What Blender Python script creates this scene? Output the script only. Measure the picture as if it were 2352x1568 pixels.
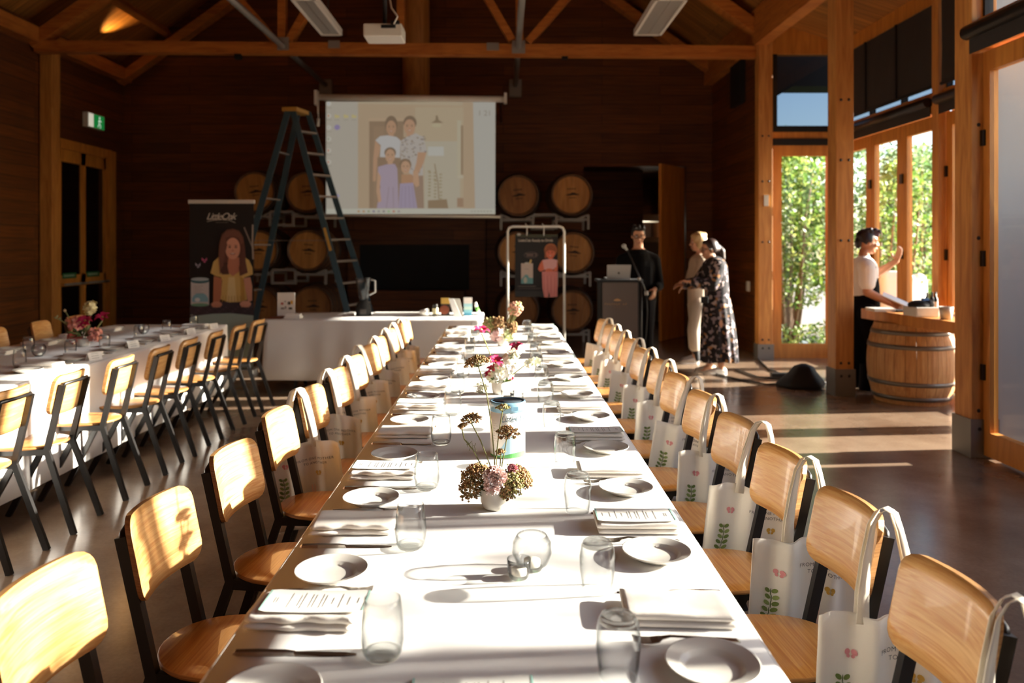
import bpy, bmesh, math, random
from mathutils import Vector, Matrix, Euler, noise
R = math.radians
random.seed(7)
for _o in list(bpy.data.objects): bpy.data.objects.remove(_o, do_unlink=True)
SC = bpy.context.scene
COL = SC.collection
# ---------------------------------------------------------------- camera
F = 1800.0; VX = 1156.0; VY = 566.0; CZ = 1.49       # focal length / vanishing point in pixels of the 2352x1568 frame
cd = bpy.data.cameras.new('camera'); cam = bpy.data.objects.new('camera', cd); COL.objects.link(cam)
cam.location = (0, 0, CZ); cam.rotation_euler = (R(90), 0, 0)
cd.sensor_width = 36; cd.lens = F/2352*36
cd.shift_x = (1176-VX)/2352; cd.shift_y = -(784-VY)/2352
cd.clip_start = 0.05; cd.clip_end = 200
cd.dof.use_dof = True; cd.dof.focus_distance = 2.45; cd.dof.aperture_fstop = 2.8
SC.camera = cam
# ---------------------------------------------------------------- exposure, sky, sun
SC.view_settings.view_transform = 'Standard'; SC.view_settings.look = 'None'
SC.view_settings.gamma = 1.0; SC.view_settings.exposure = 0.0; SC.view_settings.use_curve_mapping = False
SUN_EL, SUN_AZ = 17.4, 5.0
w = bpy.data.worlds.new('sky'); SC.world = w; w.use_nodes = True
wn = w.node_tree; wn.nodes.clear()
sky = wn.nodes.new('ShaderNodeTexSky'); sky.sky_type = 'NISHITA'; sky.sun_disc = False
sky.sun_elevation = R(SUN_EL); sky.sun_rotation = R(85); sky.air_density = 1.0; sky.dust_density = 1.2; sky.ozone_density = 1.6
bg = wn.nodes.new('ShaderNodeBackground'); bg.inputs['Strength'].default_value = 0.62
wo = wn.nodes.new('ShaderNodeOutputWorld')
wn.links.new(sky.outputs[0], bg.inputs['Color']); wn.links.new(bg.outputs[0], wo.inputs[0])
sl = bpy.data.lights.new('sun', 'SUN'); sun = bpy.data.objects.new('sun', sl); COL.objects.link(sun)
sl.energy = 35.0; sl.angle = R(0.7); sl.color = (1.0, 0.93, 0.82)
sun.location = (12, 3, 8)
sun.rotation_euler = Vector((-math.cos(R(SUN_EL))*math.cos(R(SUN_AZ)), -math.cos(R(SUN_EL))*math.sin(R(SUN_AZ)), -math.sin(R(SUN_EL)))).to_track_quat('-Z', 'Y').to_euler()

def P(px, py, Y):
    return Vector(((px-VX)/F*Y, Y, CZ-(py-VY)/F*Y))
def hx(h, a=1.0):
    h = h.lstrip('#'); c = [int(h[i:i+2], 16)/255 for i in (0, 2, 4)]
    return tuple((x/12.92 if x <= 0.04045 else ((x+0.055)/1.055)**2.4) for x in c)+(a,)
# ---------------------------------------------------------------- mesh builder
class MB:
    def __init__(s): s.v = []; s.f = []; s.m = []; s.c = []; s.s = []
    def add(s, vs, fs, m=0, col=None, sm=False, M=None):
        b = len(s.v)
        s.v += [(M @ Vector(v)) if M is not None else Vector(v) for v in vs]
        for f in fs: s.f.append([b+i for i in f]); s.m.append(m); s.c.append(col); s.s.append(sm)
        return s
    def box(s, c, d, rot=None, m=0, col=None, M=None):
        x, y, z = d[0]/2, d[1]/2, d[2]/2
        vs = [Vector(p) for p in ((-x,-y,-z),(x,-y,-z),(x,y,-z),(-x,y,-z),(-x,-y,z),(x,-y,z),(x,y,z),(-x,y,z))]
        if rot is not None: q = Euler(rot).to_matrix(); vs = [q @ v for v in vs]
        vs = [v+Vector(c) for v in vs]
        return s.add(vs, [(3,2,1,0),(4,5,6,7),(0,1,5,4),(1,2,6,5),(2,3,7,6),(3,0,4,7)], m, col, False, M)
    def b2(s, lo, hi, m=0, col=None):
        return s.box([(a+b)/2 for a, b in zip(lo, hi)], [abs(b-a) for a, b in zip(lo, hi)], None, m, col)
    def bar(s, p, q, wd, ht, up=(0,0,1), m=0, col=None):
        p = Vector(p); q = Vector(q); d = (q-p); L = d.length; d.normalize(); up = Vector(up)
        if abs(d.dot(up)) > 0.98: up = Vector((1,0,0)) if abs(d.x) < .9 else Vector((0,1,0))
        a = d.cross(up).normalized(); b = a.cross(d).normalized()
        vs = []
        for t in (p, q):
            for i, j in ((-1,-1),(1,-1),(1,1),(-1,1)): vs.append(t+a*i*wd/2+b*j*ht/2)
        return s.add(vs, [(0,1,2,3),(7,6,5,4),(0,4,5,1),(1,5,6,2),(2,6,7,3),(3,7,4,0)], m, col)
    def tube(s, pts, r, n=8, m=0, col=None, sm=True, el=1.0, up=(0,0,1), cap=True):
        pts = [Vector(p) for p in pts]; k = len(pts)
        rs = r if isinstance(r, (list, tuple)) else [r]*k
        vs = []; a0 = None
        for i, p in enumerate(pts):
            d = (pts[min(i+1, k-1)]-pts[max(i-1, 0)])
            d = d.normalized() if d.length > 1e-9 else Vector((0,0,1))
            if a0 is None:
                u = Vector(up)
                if abs(d.dot(u)) > .95: u = Vector((0,1,0)) if abs(d.y) < .9 else Vector((1,0,0))
                a0 = d.cross(u).normalized()
            a = (a0-d*a0.dot(d)).normalized(); a0 = a; b = d.cross(a)
            for j in range(n):
                t = 2*math.pi*j/n
                vs.append(p+a*math.cos(t)*rs[i]+b*math.sin(t)*rs[i]*el)
        fs = []
        for i in range(k-1):
            for j in range(n):
                fs.append((i*n+j, i*n+(j+1)%n, (i+1)*n+(j+1)%n, (i+1)*n+j))
        s.add(vs, fs, m, col, sm)
        if cap:
            b = len(s.v)-k*n
            s.f.append([b+j for j in range(n)][::-1]); s.m.append(m); s.c.append(col); s.s.append(False)
            s.f.append([b+(k-1)*n+j for j in range(n)]); s.m.append(m); s.c.append(col); s.s.append(False)
        return s
    def cap(s, p, q, r1, r2, n=12, m=0, col=None, el=1.0, up=(0,0,1)):     # rounded tapered limb
        p = Vector(p); q = Vector(q); d = (q-p).normalized(); pts = []; rs = []
        for t in (-.98, -.8, -.45): pts.append(p+d*r1*t); rs.append(r1*math.sqrt(1-t*t))
        pts += [p, p.lerp(q, .5), q]; rs += [r1, (r1+r2)/2, r2]
        for t in (.45, .8, .98): pts.append(q+d*r2*t); rs.append(r2*math.sqrt(1-t*t))
        return s.tube(pts, rs, n, m, col, True, el, up)
    def lathe(s, prof, n=24, o=(0,0,0), m=0, col=None, sm=True, M=None, closed=True):
        vs = []; fs = []; k = len(prof); o = Vector(o)
        for r, z in prof:
            for j in range(n):
                t = 2*math.pi*j/n; vs.append(o+Vector((r*math.cos(t), r*math.sin(t), z)))
        for i in range(k-1):
            for j in range(n):
                if prof[i][0] < 1e-6 and prof[i+1][0] < 1e-6: continue
                fs.append((i*n+j, i*n+(j+1)%n, (i+1)*n+(j+1)%n, (i+1)*n+j))
        return s.add(vs, fs, m, col, sm, M)
    def ball(s, c, r, nu=12, nv=8, m=0, col=None, M=None, sm=True):
        if not isinstance(r, (list, tuple, Vector)): r = (r, r, r)
        vs = [Vector((0,0,1))]; fs = []
        for i in range(1, nv):
            a = math.pi*i/nv
            for j in range(nu):
                t = 2*math.pi*j/nu; vs.append(Vector((math.sin(a)*math.cos(t), math.sin(a)*math.sin(t), math.cos(a))))
        vs.append(Vector((0,0,-1)))
        for j in range(nu): fs.append((0, 1+j, 1+(j+1)%nu))
        for i in range(nv-2):
            for j in range(nu):
                fs.append((1+i*nu+j, 1+(i+1)*nu+j, 1+(i+1)*nu+(j+1)%nu, 1+i*nu+(j+1)%nu))
        e = len(vs)-1; b = 1+(nv-2)*nu
        for j in range(nu): fs.append((e, b+(j+1)%nu, b+j))
        vs = [Vector((v.x*r[0], v.y*r[1], v.z*r[2])) for v in vs]
        if M is not None: vs = [M @ v for v in vs]
        return s.add([v+Vector(c) for v in vs], fs, m, col, sm)
    def octa(s, c, r, m=0, col=None):
        c = Vector(c)
        return s.add([c+Vector(d)*r for d in ((1,0,0),(-1,0,0),(0,1,0),(0,-1,0),(0,0,1),(0,0,-1))],
            [(0,2,4),(2,1,4),(1,3,4),(3,0,4),(2,0,5),(1,2,5),(3,1,5),(0,3,5)], m, col, True)
    def loft(s, rings, m=0, col=None, sm=True, cap=True, close=True):
        n = len(rings[0]); k = len(rings); vs = [Vector(p) for r in rings for p in r]; fs = []
        for i in range(k-1):
            for j in range(n if close else n-1):
                fs.append((i*n+j, i*n+(j+1)%n, (i+1)*n+(j+1)%n, (i+1)*n+j))
        s.add(vs, fs, m, col, sm)
        if cap:
            b = len(s.v)-k*n
            for f in ([b+j for j in range(n)][::-1], [b+(k-1)*n+j for j in range(n)]):
                s.f.append(f); s.m.append(m); s.c.append(col); s.s.append(False)
        return s
    def prism(s, pts, d, m=0, col=None):            # outline (3D, planar) pushed along d
        n = len(pts); a = [Vector(p) for p in pts]; d = Vector(d)
        fs = [list(range(n))[::-1], [n+i for i in range(n)]]+[(i, (i+1)%n, n+(i+1)%n, n+i) for i in range(n)]
        return s.add(a+[p+d for p in a], fs, m, col)
    def poly(s, pts, m=0, col=None): return s.add(pts, [list(range(len(pts)))], m, col)
    def text(s, body, fn, size, m=0, col=None, shear=0.0, align='CENTER', space=1.0):
        cu = bpy.data.curves.new('lettering', 'FONT'); cu.body = body; cu.size = size; cu.shear = shear
        cu.align_x = align; cu.align_y = 'CENTER'; cu.space_character = space; cu.resolution_u = 3
        o = bpy.data.objects.new('lettering', cu); COL.objects.link(o)
        me = bpy.data.meshes.new_from_object(o.evaluated_get(bpy.context.evaluated_depsgraph_get()))
        s.add([fn(v.co.x, v.co.y) for v in me.vertices], [list(p.vertices) for p in me.polygons], m, col)
        bpy.data.objects.remove(o); bpy.data.meshes.remove(me); bpy.data.curves.remove(cu)
        return s
    def mesh(s, name, mats, origin=(0,0,0), bevel=0, weld=False):
        me = bpy.data.meshes.new(name); og = Vector(origin)
        me.from_pydata([tuple(v-og) for v in s.v], [], s.f)
        for mt in (mats if isinstance(mats, (list, tuple)) else [mats]): me.materials.append(mt)
        me.polygons.foreach_set('material_index', s.m); me.polygons.foreach_set('use_smooth', s.s)
        if any(c is not None for c in s.c):
            at = me.color_attributes.new('Col', 'FLOAT_COLOR', 'CORNER'); buf = []
            for p in me.polygons:
                buf += list(s.c[p.index] or (1,1,1,1))*p.loop_total
            at.data.foreach_set('color', buf)
        if weld or bevel:
            bm = bmesh.new(); bm.from_mesh(me)
            if weld: bmesh.ops.remove_doubles(bm, verts=bm.verts, dist=1e-5)
            if bevel:
                es = [e for e in bm.edges if len(e.link_faces) == 2 and e.calc_face_angle(0) > R(30)]
                bmesh.ops.bevel(bm, geom=es, offset=bevel, segments=2, profile=.6, affect='EDGES', clamp_overlap=True)
            bmesh.ops.recalc_face_normals(bm, faces=bm.faces)
            bm.to_mesh(me); bm.free()
        me.update(); return me
    def build(s, name, mats, parent=None, origin=None, bevel=0, weld=False, label=None):
        if origin is None: origin = parent.location if parent is not None and parent.get('world') else (0,0,0)
        o = bpy.data.objects.new(name, s.mesh(name, mats, origin, bevel, weld)); COL.objects.link(o)
        if parent is not None: o.parent = parent
        else: o.location = origin
        if label: o['label'] = label
        return o
def rr(x0, y0, x1, y1, r, n=5):                     # rounded rectangle outline
    o = []
    for cx, cy, a in ((x1-r,y0+r,-90),(x1-r,y1-r,0),(x0+r,y1-r,90),(x0+r,y0+r,180)):
        for i in range(n+1): t = R(a+90*i/n); o.append((cx+r*math.cos(t), cy+r*math.sin(t)))
    return o
def ell(cx, cy, rx, ry, n=16, a0=0, a1=360):
    return [(cx+rx*math.cos(R(a0+(a1-a0)*i/n)), cy+ry*math.sin(R(a0+(a1-a0)*i/n))) for i in range(n if a1-a0 == 360 else n+1)]
def tag(o, label=None, cat=None, group=None, kind=None):
    if label: o['label'] = label
    if cat: o['category'] = cat
    if group: o['group'] = group
    if kind: o['kind'] = kind
    return o
def thing(name, label, cat, loc=(0,0,0), rz=0, group=None, world=False):
    o = bpy.data.objects.new(name, None); COL.objects.link(o); o.empty_display_size = .1
    o.location = loc; o.rotation_euler = (0,0,rz)
    if world: o['world'] = 1                        # its parts are built in world coordinates
    return tag(o, label, cat, group)
def struct(o): o['kind'] = 'structure'; return o
def copy_tree(o, parent=None):
    c = o.copy(); COL.objects.link(c)
    if parent is not None: c.parent = parent
    for ch in list(o.children): copy_tree(ch, c)
    return c
def dup(o, loc, rz, label, group=None):
    c = copy_tree(o); c.location = loc; c.rotation_euler = (0,0,rz); c['label'] = label
    if group: c['group'] = group
    return c
# ---------------------------------------------------------------- materials
def mat(name, col=(.5,.5,.5,1), rough=.5, metal=0.0, coat=0.0, spec=.5, bump=0, bscale=60, sheen=0):
    m = bpy.data.materials.new(name); m.use_nodes = True; nt = m.node_tree; b = nt.nodes['Principled BSDF']
    if isinstance(col, str): col = hx(col)
    b.inputs['Base Color'].default_value = col; b.inputs['Roughness'].default_value = rough
    b.inputs['Metallic'].default_value = metal; b.inputs['Coat Weight'].default_value = coat
    b.inputs['Specular IOR Level'].default_value = spec
    if bump:
        tc = nt.nodes.new('ShaderNodeTexCoord'); nz = nt.nodes.new('ShaderNodeTexNoise'); bp = nt.nodes.new('ShaderNodeBump')
        nz.inputs['Scale'].default_value = bscale; nz.inputs['Detail'].default_value = 4; bp.inputs['Strength'].default_value = bump; bp.inputs['Distance'].default_value = .01
        nt.links.new(tc.outputs['Object'], nz.inputs['Vector']); nt.links.new(nz.outputs[0], bp.inputs['Height']); nt.links.new(bp.outputs[0], b.inputs['Normal'])
    return m
def N(nt, t, **kw):
    n = nt.nodes.new(t)
    for k, v in kw.items():
        if k in n.inputs: n.inputs[k].default_value = v
        else: setattr(n, k, v)
    return n
def wood(name, c1, c2, scale=(3,3,30), rough=.5, coat=0.0, rnd=True, dark=None, contrast=(.3,.7), dist=1.5):
    m = mat(name, c1, rough, coat=coat); nt = m.node_tree; b = nt.nodes['Principled BSDF']
    tc = N(nt, 'ShaderNodeTexCoord'); mp = N(nt, 'ShaderNodeMapping'); mp.inputs['Scale'].default_value = scale
    src = tc.outputs['Object']
    if rnd:
        oi = N(nt, 'ShaderNodeObjectInfo'); ad = N(nt, 'ShaderNodeVectorMath', operation='MULTIPLY_ADD')
        nt.links.new(oi.outputs['Random'], ad.inputs[0]); ad.inputs[1].default_value = (7,5,3); nt.links.new(src, ad.inputs[2]); src = ad.outputs[0]
    nt.links.new(src, mp.inputs['Vector'])
    nz = N(nt, 'ShaderNodeTexNoise'); nz.inputs['Scale'].default_value = 1.0; nz.inputs['Detail'].default_value = 5; nz.inputs['Distortion'].default_value = dist
    nt.links.new(mp.outputs[0], nz.inputs['Vector'])
    cr = N(nt, 'ShaderNodeValToRGB'); cr.color_ramp.elements[0].position = contrast[0]; cr.color_ramp.elements[1].position = contrast[1]
    cr.color_ramp.elements[0].color = hx(c1) if isinstance(c1, str) else c1; cr.color_ramp.elements[1].color = hx(c2) if isinstance(c2, str) else c2
    nt.links.new(nz.outputs[0], cr.inputs[0]); nt.links.new(cr.outputs[0], b.inputs['Base Color'])
    return m
def planks(name, cA, cB, mortar, vec, bw=2.4, rh=.14, rough=.55):
    m = mat(name, cA, rough); nt = m.node_tree; b = nt.nodes['Principled BSDF']
    g = N(nt, 'ShaderNodeNewGeometry'); sp = N(nt, 'ShaderNodeSeparateXYZ'); nt.links.new(g.outputs['Position'], sp.inputs[0])
    cb = N(nt, 'ShaderNodeCombineXYZ')
    if vec == 'wall':
        ad = N(nt, 'ShaderNodeMath', operation='ADD'); nt.links.new(sp.outputs[0], ad.inputs[0]); nt.links.new(sp.outputs[1], ad.inputs[1])
        nt.links.new(ad.outputs[0], cb.inputs[0]); nt.links.new(sp.outputs[2], cb.inputs[1])
    else:
        nt.links.new(sp.outputs[0], cb.inputs[0]); nt.links.new(sp.outputs[1], cb.inputs[1])
    br = N(nt, 'ShaderNodeTexBrick'); br.offset = .37; br.inputs['Scale'].default_value = 1.0
    br.inputs['Brick Width'].default_value = bw; br.inputs['Row Height'].default_value = rh; br.inputs['Mortar Size'].default_value = .004
    br.inputs['Color1'].default_value = hx(cA); br.inputs['Color2'].default_value = hx(cB); br.inputs['Mortar'].default_value = hx(mortar)
    nt.links.new(cb.outputs[0], br.inputs['Vector'])
    mp = N(nt, 'ShaderNodeMapping'); mp.inputs['Scale'].default_value = (1.2, 26, 1); nt.links.new(cb.outputs[0], mp.inputs[0])
    nz = N(nt, 'ShaderNodeTexNoise'); nz.inputs['Scale'].default_value = 1.4; nz.inputs['Detail'].default_value = 5; nt.links.new(mp.outputs[0], nz.inputs['Vector'])
    mr = N(nt, 'ShaderNodeMapRange'); mr.inputs[1].default_value = .3; mr.inputs[2].default_value = .7; mr.inputs[3].default_value = .55; mr.inputs[4].default_value = 1.25
    nt.links.new(nz.outputs[0], mr.inputs[0])
    mx = N(nt, 'ShaderNodeVectorMath', operation='SCALE'); nt.links.new(br.outputs['Color'], mx.inputs[0]); nt.links.new(mr.outputs[0], mx.inputs['Scale'])
    nt.links.new(mx.outputs[0], b.inputs['Base Color'])
    bp = N(nt, 'ShaderNodeBump'); bp.inputs['Strength'].default_value = .5; bp.inputs['Distance'].default_value = .006; bp.invert = True
    nt.links.new(br.outputs['Fac'], bp.inputs['Height']); nt.links.new(bp.outputs[0], b.inputs['Normal'])
    return m
def attr_mat(name, rough=.7, emit=0.0, metal=0, coat=0):
    m = mat(name, (1,1,1,1), rough, metal, coat); nt = m.node_tree; b = nt.nodes['Principled BSDF']
    a = N(nt, 'ShaderNodeAttribute'); a.attribute_name = 'Col'
    if emit:
        b.inputs['Base Color'].default_value = (.02,.02,.02,1); nt.links.new(a.outputs['Color'], b.inputs['Emission Color']); b.inputs['Emission Strength'].default_value = emit
    else: nt.links.new(a.outputs['Color'], b.inputs['Base Color'])
    return m
def thin_glass(name, tint=(1,1,1,1), edge=(.72,.76,.76,1), gloss=.5, lo=.02, hi=.6, blend=.55):
    m = bpy.data.materials.new(name); m.use_nodes = True; nt = m.node_tree; nt.nodes.clear()
    out = N(nt, 'ShaderNodeOutputMaterial'); lw = N(nt, 'ShaderNodeLayerWeight'); lw.inputs['Blend'].default_value = blend
    mixc = N(nt, 'ShaderNodeMix', data_type='RGBA'); mixc.inputs[6].default_value = tint; mixc.inputs[7].default_value = edge
    ew = N(nt, 'ShaderNodeMath', operation='POWER'); ew.inputs[1].default_value = 2.6; nt.links.new(lw.outputs['Facing'], ew.inputs[0]); nt.links.new(ew.outputs[0], mixc.inputs[0])
    tr = N(nt, 'ShaderNodeBsdfTransparent'); nt.links.new(mixc.outputs[2], tr.inputs['Color'])
    gl = N(nt, 'ShaderNodeBsdfGlossy'); gl.inputs['Roughness'].default_value = .03
    l2 = N(nt, 'ShaderNodeLayerWeight'); l2.inputs['Blend'].default_value = .5            # Schlick reflectance, the same from both sides
    pw = N(nt, 'ShaderNodeMath', operation='POWER'); pw.inputs[1].default_value = 5.0; nt.links.new(l2.outputs['Facing'], pw.inputs[0])
    mr = N(nt, 'ShaderNodeMath', operation='MULTIPLY_ADD'); mr.inputs[1].default_value = gloss; mr.inputs[2].default_value = .04*gloss; mr.use_clamp = True; nt.links.new(pw.outputs[0], mr.inputs[0])
    mx = N(nt, 'ShaderNodeMixShader'); nt.links.new(mr.outputs[0], mx.inputs[0]); nt.links.new(tr.outputs[0], mx.inputs[1]); nt.links.new(gl.outputs[0], mx.inputs[2])
    nt.links.new(mx.outputs[0], out.inputs[0]); return m
M_WALL = planks('wall_boards', '#743f15', '#5a300f', '#1b0a03', 'wall', 2.6, .16)
M_ROOF = planks('roof_boards', '#b87a36', '#96602a', '#331a08', 'roof', 3.2, .12)
M_BEAM = wood('timber_beam', '#9c561f', '#c47a34', (2,2,14), .55)
M_POST = wood('timber_post', '#a5662a', '#cf9048', (14,14,1.5), .6)
M_DOORW = wood('door_timber', '#b06c28', '#d28c3c', (10,10,1.2), .5)
M_PLY = wood('oak_ply', '#b06c2a', '#d39c58', (110,3.0,110), .33, coat=.35, dist=.8)
M_PLYV = wood('oak_ply_back', '#c08242', '#e0b274', (40,3.0,130), .38, coat=.2, dist=.9)
M_PLYE = wood('ply_edge', '#8a5626', '#c9985c', (3,3,260), .5)
M_BLACK = mat('black_steel', '#14110f', .42, spec=.5)
M_DARK = mat('dark_matt', '#0b0908', .7)
M_GALV = mat('dull_steel', '#8f8a83', .5, metal=.2)
M_GREY = mat('grey_steel_rod', '#8d8983', .45, metal=.35)
M_STEEL = mat('cutlery_steel', '#b9b2aa', .22, metal=1.0)
M_CLOTH = mat('white_linen', '#e6e3de', .85, bump=.12, bscale=9, spec=.2)
M_NAPK = mat('napkin_linen', '#e4ded4', .9, bump=.10, bscale=30, spec=.2)
M_CER = mat('white_ceramic', '#dcd8ce', .18, coat=.3)
M_POT = mat('pot_ceramic', '#d3cdc2', .4)
M_PAINT = attr_mat('printed_colour', .7)
M_GLOSSP = attr_mat('glossy_colour', .3)
M_SCREEN = attr_mat('projected_picture', .8, emit=1.0)
M_LEAF = attr_mat('leaf_green', .45)
M_CANVAS = attr_mat('cotton_canvas', .9)
M_GLASS = thin_glass('tumbler_glass', (.975,.98,.978,1), (.34,.37,.37,1), 1.0, blend=.5)
M_PANE = thin_glass('window_glass', (.97,.98,.98,1), (.93,.95,.95,1), 1.0)
M_TINT = thin_glass('tinted_glass', (.16,.18,.21,1), (.14,.16,.19,1), .9)
M_BASEG = bpy.data.materials.new('solid_glass'); M_BASEG.use_nodes = True
_b = M_BASEG.node_tree.nodes['Principled BSDF']; _b.inputs['Transmission Weight'].default_value = 1; _b.inputs['Roughness'].default_value = .02; _b.inputs['IOR'].default_value = 1.45
_n = M_BASEG.node_tree; _t = _n.nodes.new('ShaderNodeBsdfTransparent'); _t.inputs[0].default_value = (.86,.88,.87,1); _x = _n.nodes.new('ShaderNodeMixShader'); _x.inputs[0].default_value = .5
_n.links.new(_b.outputs[0], _x.inputs[1]); _n.links.new(_t.outputs[0], _x.inputs[2]); _n.links.new(_x.outputs[0], [q for q in _n.nodes if q.type == 'OUTPUT_MATERIAL'][0].inputs[0])
M_WHITE = mat('white_plastic', '#d8d3c8', .4)
M_SKIN = attr_mat('skin', .5)
def floor_mat():
    m = mat('polished_concrete', '#4a3a2e', .22, spec=.5); nt = m.node_tree; b = nt.nodes['Principled BSDF']
    tc = N(nt, 'ShaderNodeTexCoord'); n1 = N(nt, 'ShaderNodeTexNoise'); n1.inputs['Scale'].default_value = 1.3; n1.inputs['Detail'].default_value = 8; n1.inputs['Roughness'].default_value = .62
    nt.links.new(tc.outputs['Object'], n1.inputs['Vector'])
    cr = N(nt, 'ShaderNodeValToRGB'); cr.color_ramp.elements[0].color = hx('#6b5443'); cr.color_ramp.elements[1].color = hx('#98826c'); cr.color_ramp.elements[0].position = .3; cr.color_ramp.elements[1].position = .72
    n2 = N(nt, 'ShaderNodeTexNoise'); n2.inputs['Scale'].default_value = 60; n2.inputs['Detail'].default_value = 3; nt.links.new(tc.outputs['Object'], n2.inputs['Vector'])
    mr = N(nt, 'ShaderNodeMapRange'); mr.inputs[3].default_value = .8; mr.inputs[4].default_value = 1.15; nt.links.new(n2.outputs[0], mr.inputs[0])
    sc = N(nt, 'ShaderNodeVectorMath', operation='SCALE'); nt.links.new(n1.outputs[0], cr.inputs[0]); nt.links.new(cr.outputs[0], sc.inputs[0]); nt.links.new(mr.outputs[0], sc.inputs['Scale'])
    nt.links.new(sc.outputs[0], b.inputs['Base Color'])
    r2 = N(nt, 'ShaderNodeMapRange'); r2.inputs[3].default_value = .13; r2.inputs[4].default_value = .30; nt.links.new(n1.outputs[0], r2.inputs[0]); nt.links.new(r2.outputs[0], b.inputs['Roughness'])
    return m
M_FLOOR = floor_mat()
# ================================================================ the setting
def sbuild(mb, name, mats, origin=(0,0,0), bevel=0): return struct(mb.build(name, mats, None, origin, bevel))
XL, XR, YB, YF = -6.3, 3.42, 13.0, -3.0
BX, BY0, BY1 = 4.55, 5.62, 10.47                    # the glazed bay on the right
sbuild(MB().b2((-6.5,-3.2,-.1),(4.75,17.2,0)), 'floor', M_FLOOR)
M_PAVE = mat('paving', '#8d8478', .8, bump=.3, bscale=12)
sbuild(MB().b2((3.0,-14,-.2),(40,40,-.12)), 'paving', M_PAVE)
# left wall with its double door
mb = MB().b2((-6.5,-3,0),(XL,10.95,4.5)).b2((-6.5,12.5,0),(XL,13,4.5)).b2((-6.5,10.95,3.0),(XL,12.5,4.5))
sbuild(mb, 'wall_left', M_WALL)
mb = MB()
mb.b2((XL,YB,0),(1.33,YB+.15,4.5)).b2((3.03,YB,0),(3.6,YB+.15,4.5)).b2((1.33,YB,2.82),(3.03,YB+.15,4.5))
mb.prism([(-6.5,YB,4.5),(3.6,YB,4.5),(3.6,YB,4.6),(-1.4,YB,8.1),(-6.5,YB,4.6)], (0,.15,0))
sbuild(mb, 'wall_back', M_WALL)
sbuild(MB().prism([(-6.5,YF,0),(3.6,YF,0),(3.6,YF,4.6),(-1.4,YF,8.1),(-6.5,YF,4.6)], (0,-.15,0)), 'wall_rear', M_WALL)
sbuild(MB().b2((3.46,10.5,0),(3.62,13,4.5)), 'wall_right', M_WALL)
# passage behind the doorway in the back wall
mb = MB().b2((.9,14.6,0),(2.60,14.75,2.9)).b2((.75,13.15,0),(.9,17,2.9)).b2((3.2,13.15,0),(3.35,17,2.9)).b2((.75,17,0),(3.35,17.15,2.9))
sbuild(mb, 'wall_passage', M_WALL)
sbuild(MB().b2((.75,13.15,2.9),(3.35,17.15,3.0)), 'ceiling_passage', M_WALL)
# roof
def slope(x0, z0, x1, z1, t=.08):
    return MB().prism([(x0,YF-.2,z0),(x1,YF-.2,z1),(x1,YF-.2,z1+t),(x0,YF-.2,z0+t)], (0,YB+.4-YF,0))
sbuild(slope(-6.55,4.42,-1.4,8.02), 'ceiling_left', M_ROOF)
sbuild(slope(3.52,4.56,-1.4,8.02), 'ceiling_right', M_ROOF)
sbuild(MB().prism([(3.40,5.5,4.56),(4.75,5.5,4.12),(4.75,5.5,4.2),(3.40,5.5,4.66)], (0,5.2,0)), 'ceiling_bay', M_ROOF)
rs = .70
for k, d in enumerate((.95, 2.0, 3.1, 4.2)):       # purlins under the boards, both slopes
    for sgn, x0, z0, nm in ((1,-6.5,4.44,'left'), (-1,3.5,4.56,'right')):
        x = x0+sgn*d; z = z0+d*rs-.09
        sbuild(MB().bar((x,YF,z),(x,YB,z),.09,.17,(sgn*-rs,0,1)), 'trim_purlin_%s' % nm, M_BEAM)
sbuild(MB().b2((-6.3,YF,4.2),(-6.16,YB,4.4)), 'trim_wall_plate', M_BEAM)
sbuild(MB().b2((3.33,YF,4.16),(3.5,YB,4.64)), 'trim_eave_beam', M_BEAM)
# the truss across the hall
TY = 10.5
mb = MB(); mb.bar((-6.25,TY,4.16),(3.55,TY,4.085),.14,.155)
sbuild(mb, 'trim_tie_beam', M_BEAM)
def web(p, q, wd=.1, ht=.13): return sbuild(MB().bar(p, q, wd, ht, (0,1,0)), 'trim_truss_web', M_BEAM)
web((-1.37,TY,4.2),(-1.37,TY,7.8)); web((-2.957,TY,4.2),(-2.957,TY,6.85)); web((.217,TY,4.2),(.217,TY,6.85))
web((-2.86,TY,4.24),(-1.5,TY,6.6)); web((.12,TY,4.24),(-1.24,TY,6.6)); web((.33,TY,4.22),(1.62,TY,5.7)); web((-3.07,TY,4.26),(-4.36,TY,5.75))
for sx, x0, z0 in ((1,-6.3,4.2),(-1,3.5,4.32)):
    sbuild(MB().bar((x0,TY,z0),(-1.4,TY,z0+abs(-1.4-x0)*.70+.02),.16,.2,(0,1,0)), 'trim_top_chord', M_BEAM)
    sbuild(MB().bar((x0,12.85,z0),(-1.4,12.85,z0+abs(-1.4-x0)*.70+.02),.14,.2,(0,1,0)), 'trim_rafter', M_BEAM)
for px, wp in ((650,26),(767,26),(1132,28),(1191,30)):
    c = P(px, 100+(px-650)*.014, TY-.09)
    sbuild(MB().box(c,(wp/F*TY,.012,.1 if px in (767,1132) else .17)), 'trim_gusset_plate', M_GALV)
for px in (547, 1297):
    sbuild(MB().box(P(px,128,TY),(.08,.09,.09)), 'trim_sensor_box', M_DARK)
for x in (-2.93, .20):                              # steel bracing rods running back to the end wall
    mb = MB().tube([(x,7.3,4.15),(x,12.9,4.15)], .04, 10).box((x,12.93,4.1),(.2,.08,.28))
    sbuild(mb, 'trim_bracing_rod', M_GREY)
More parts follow.
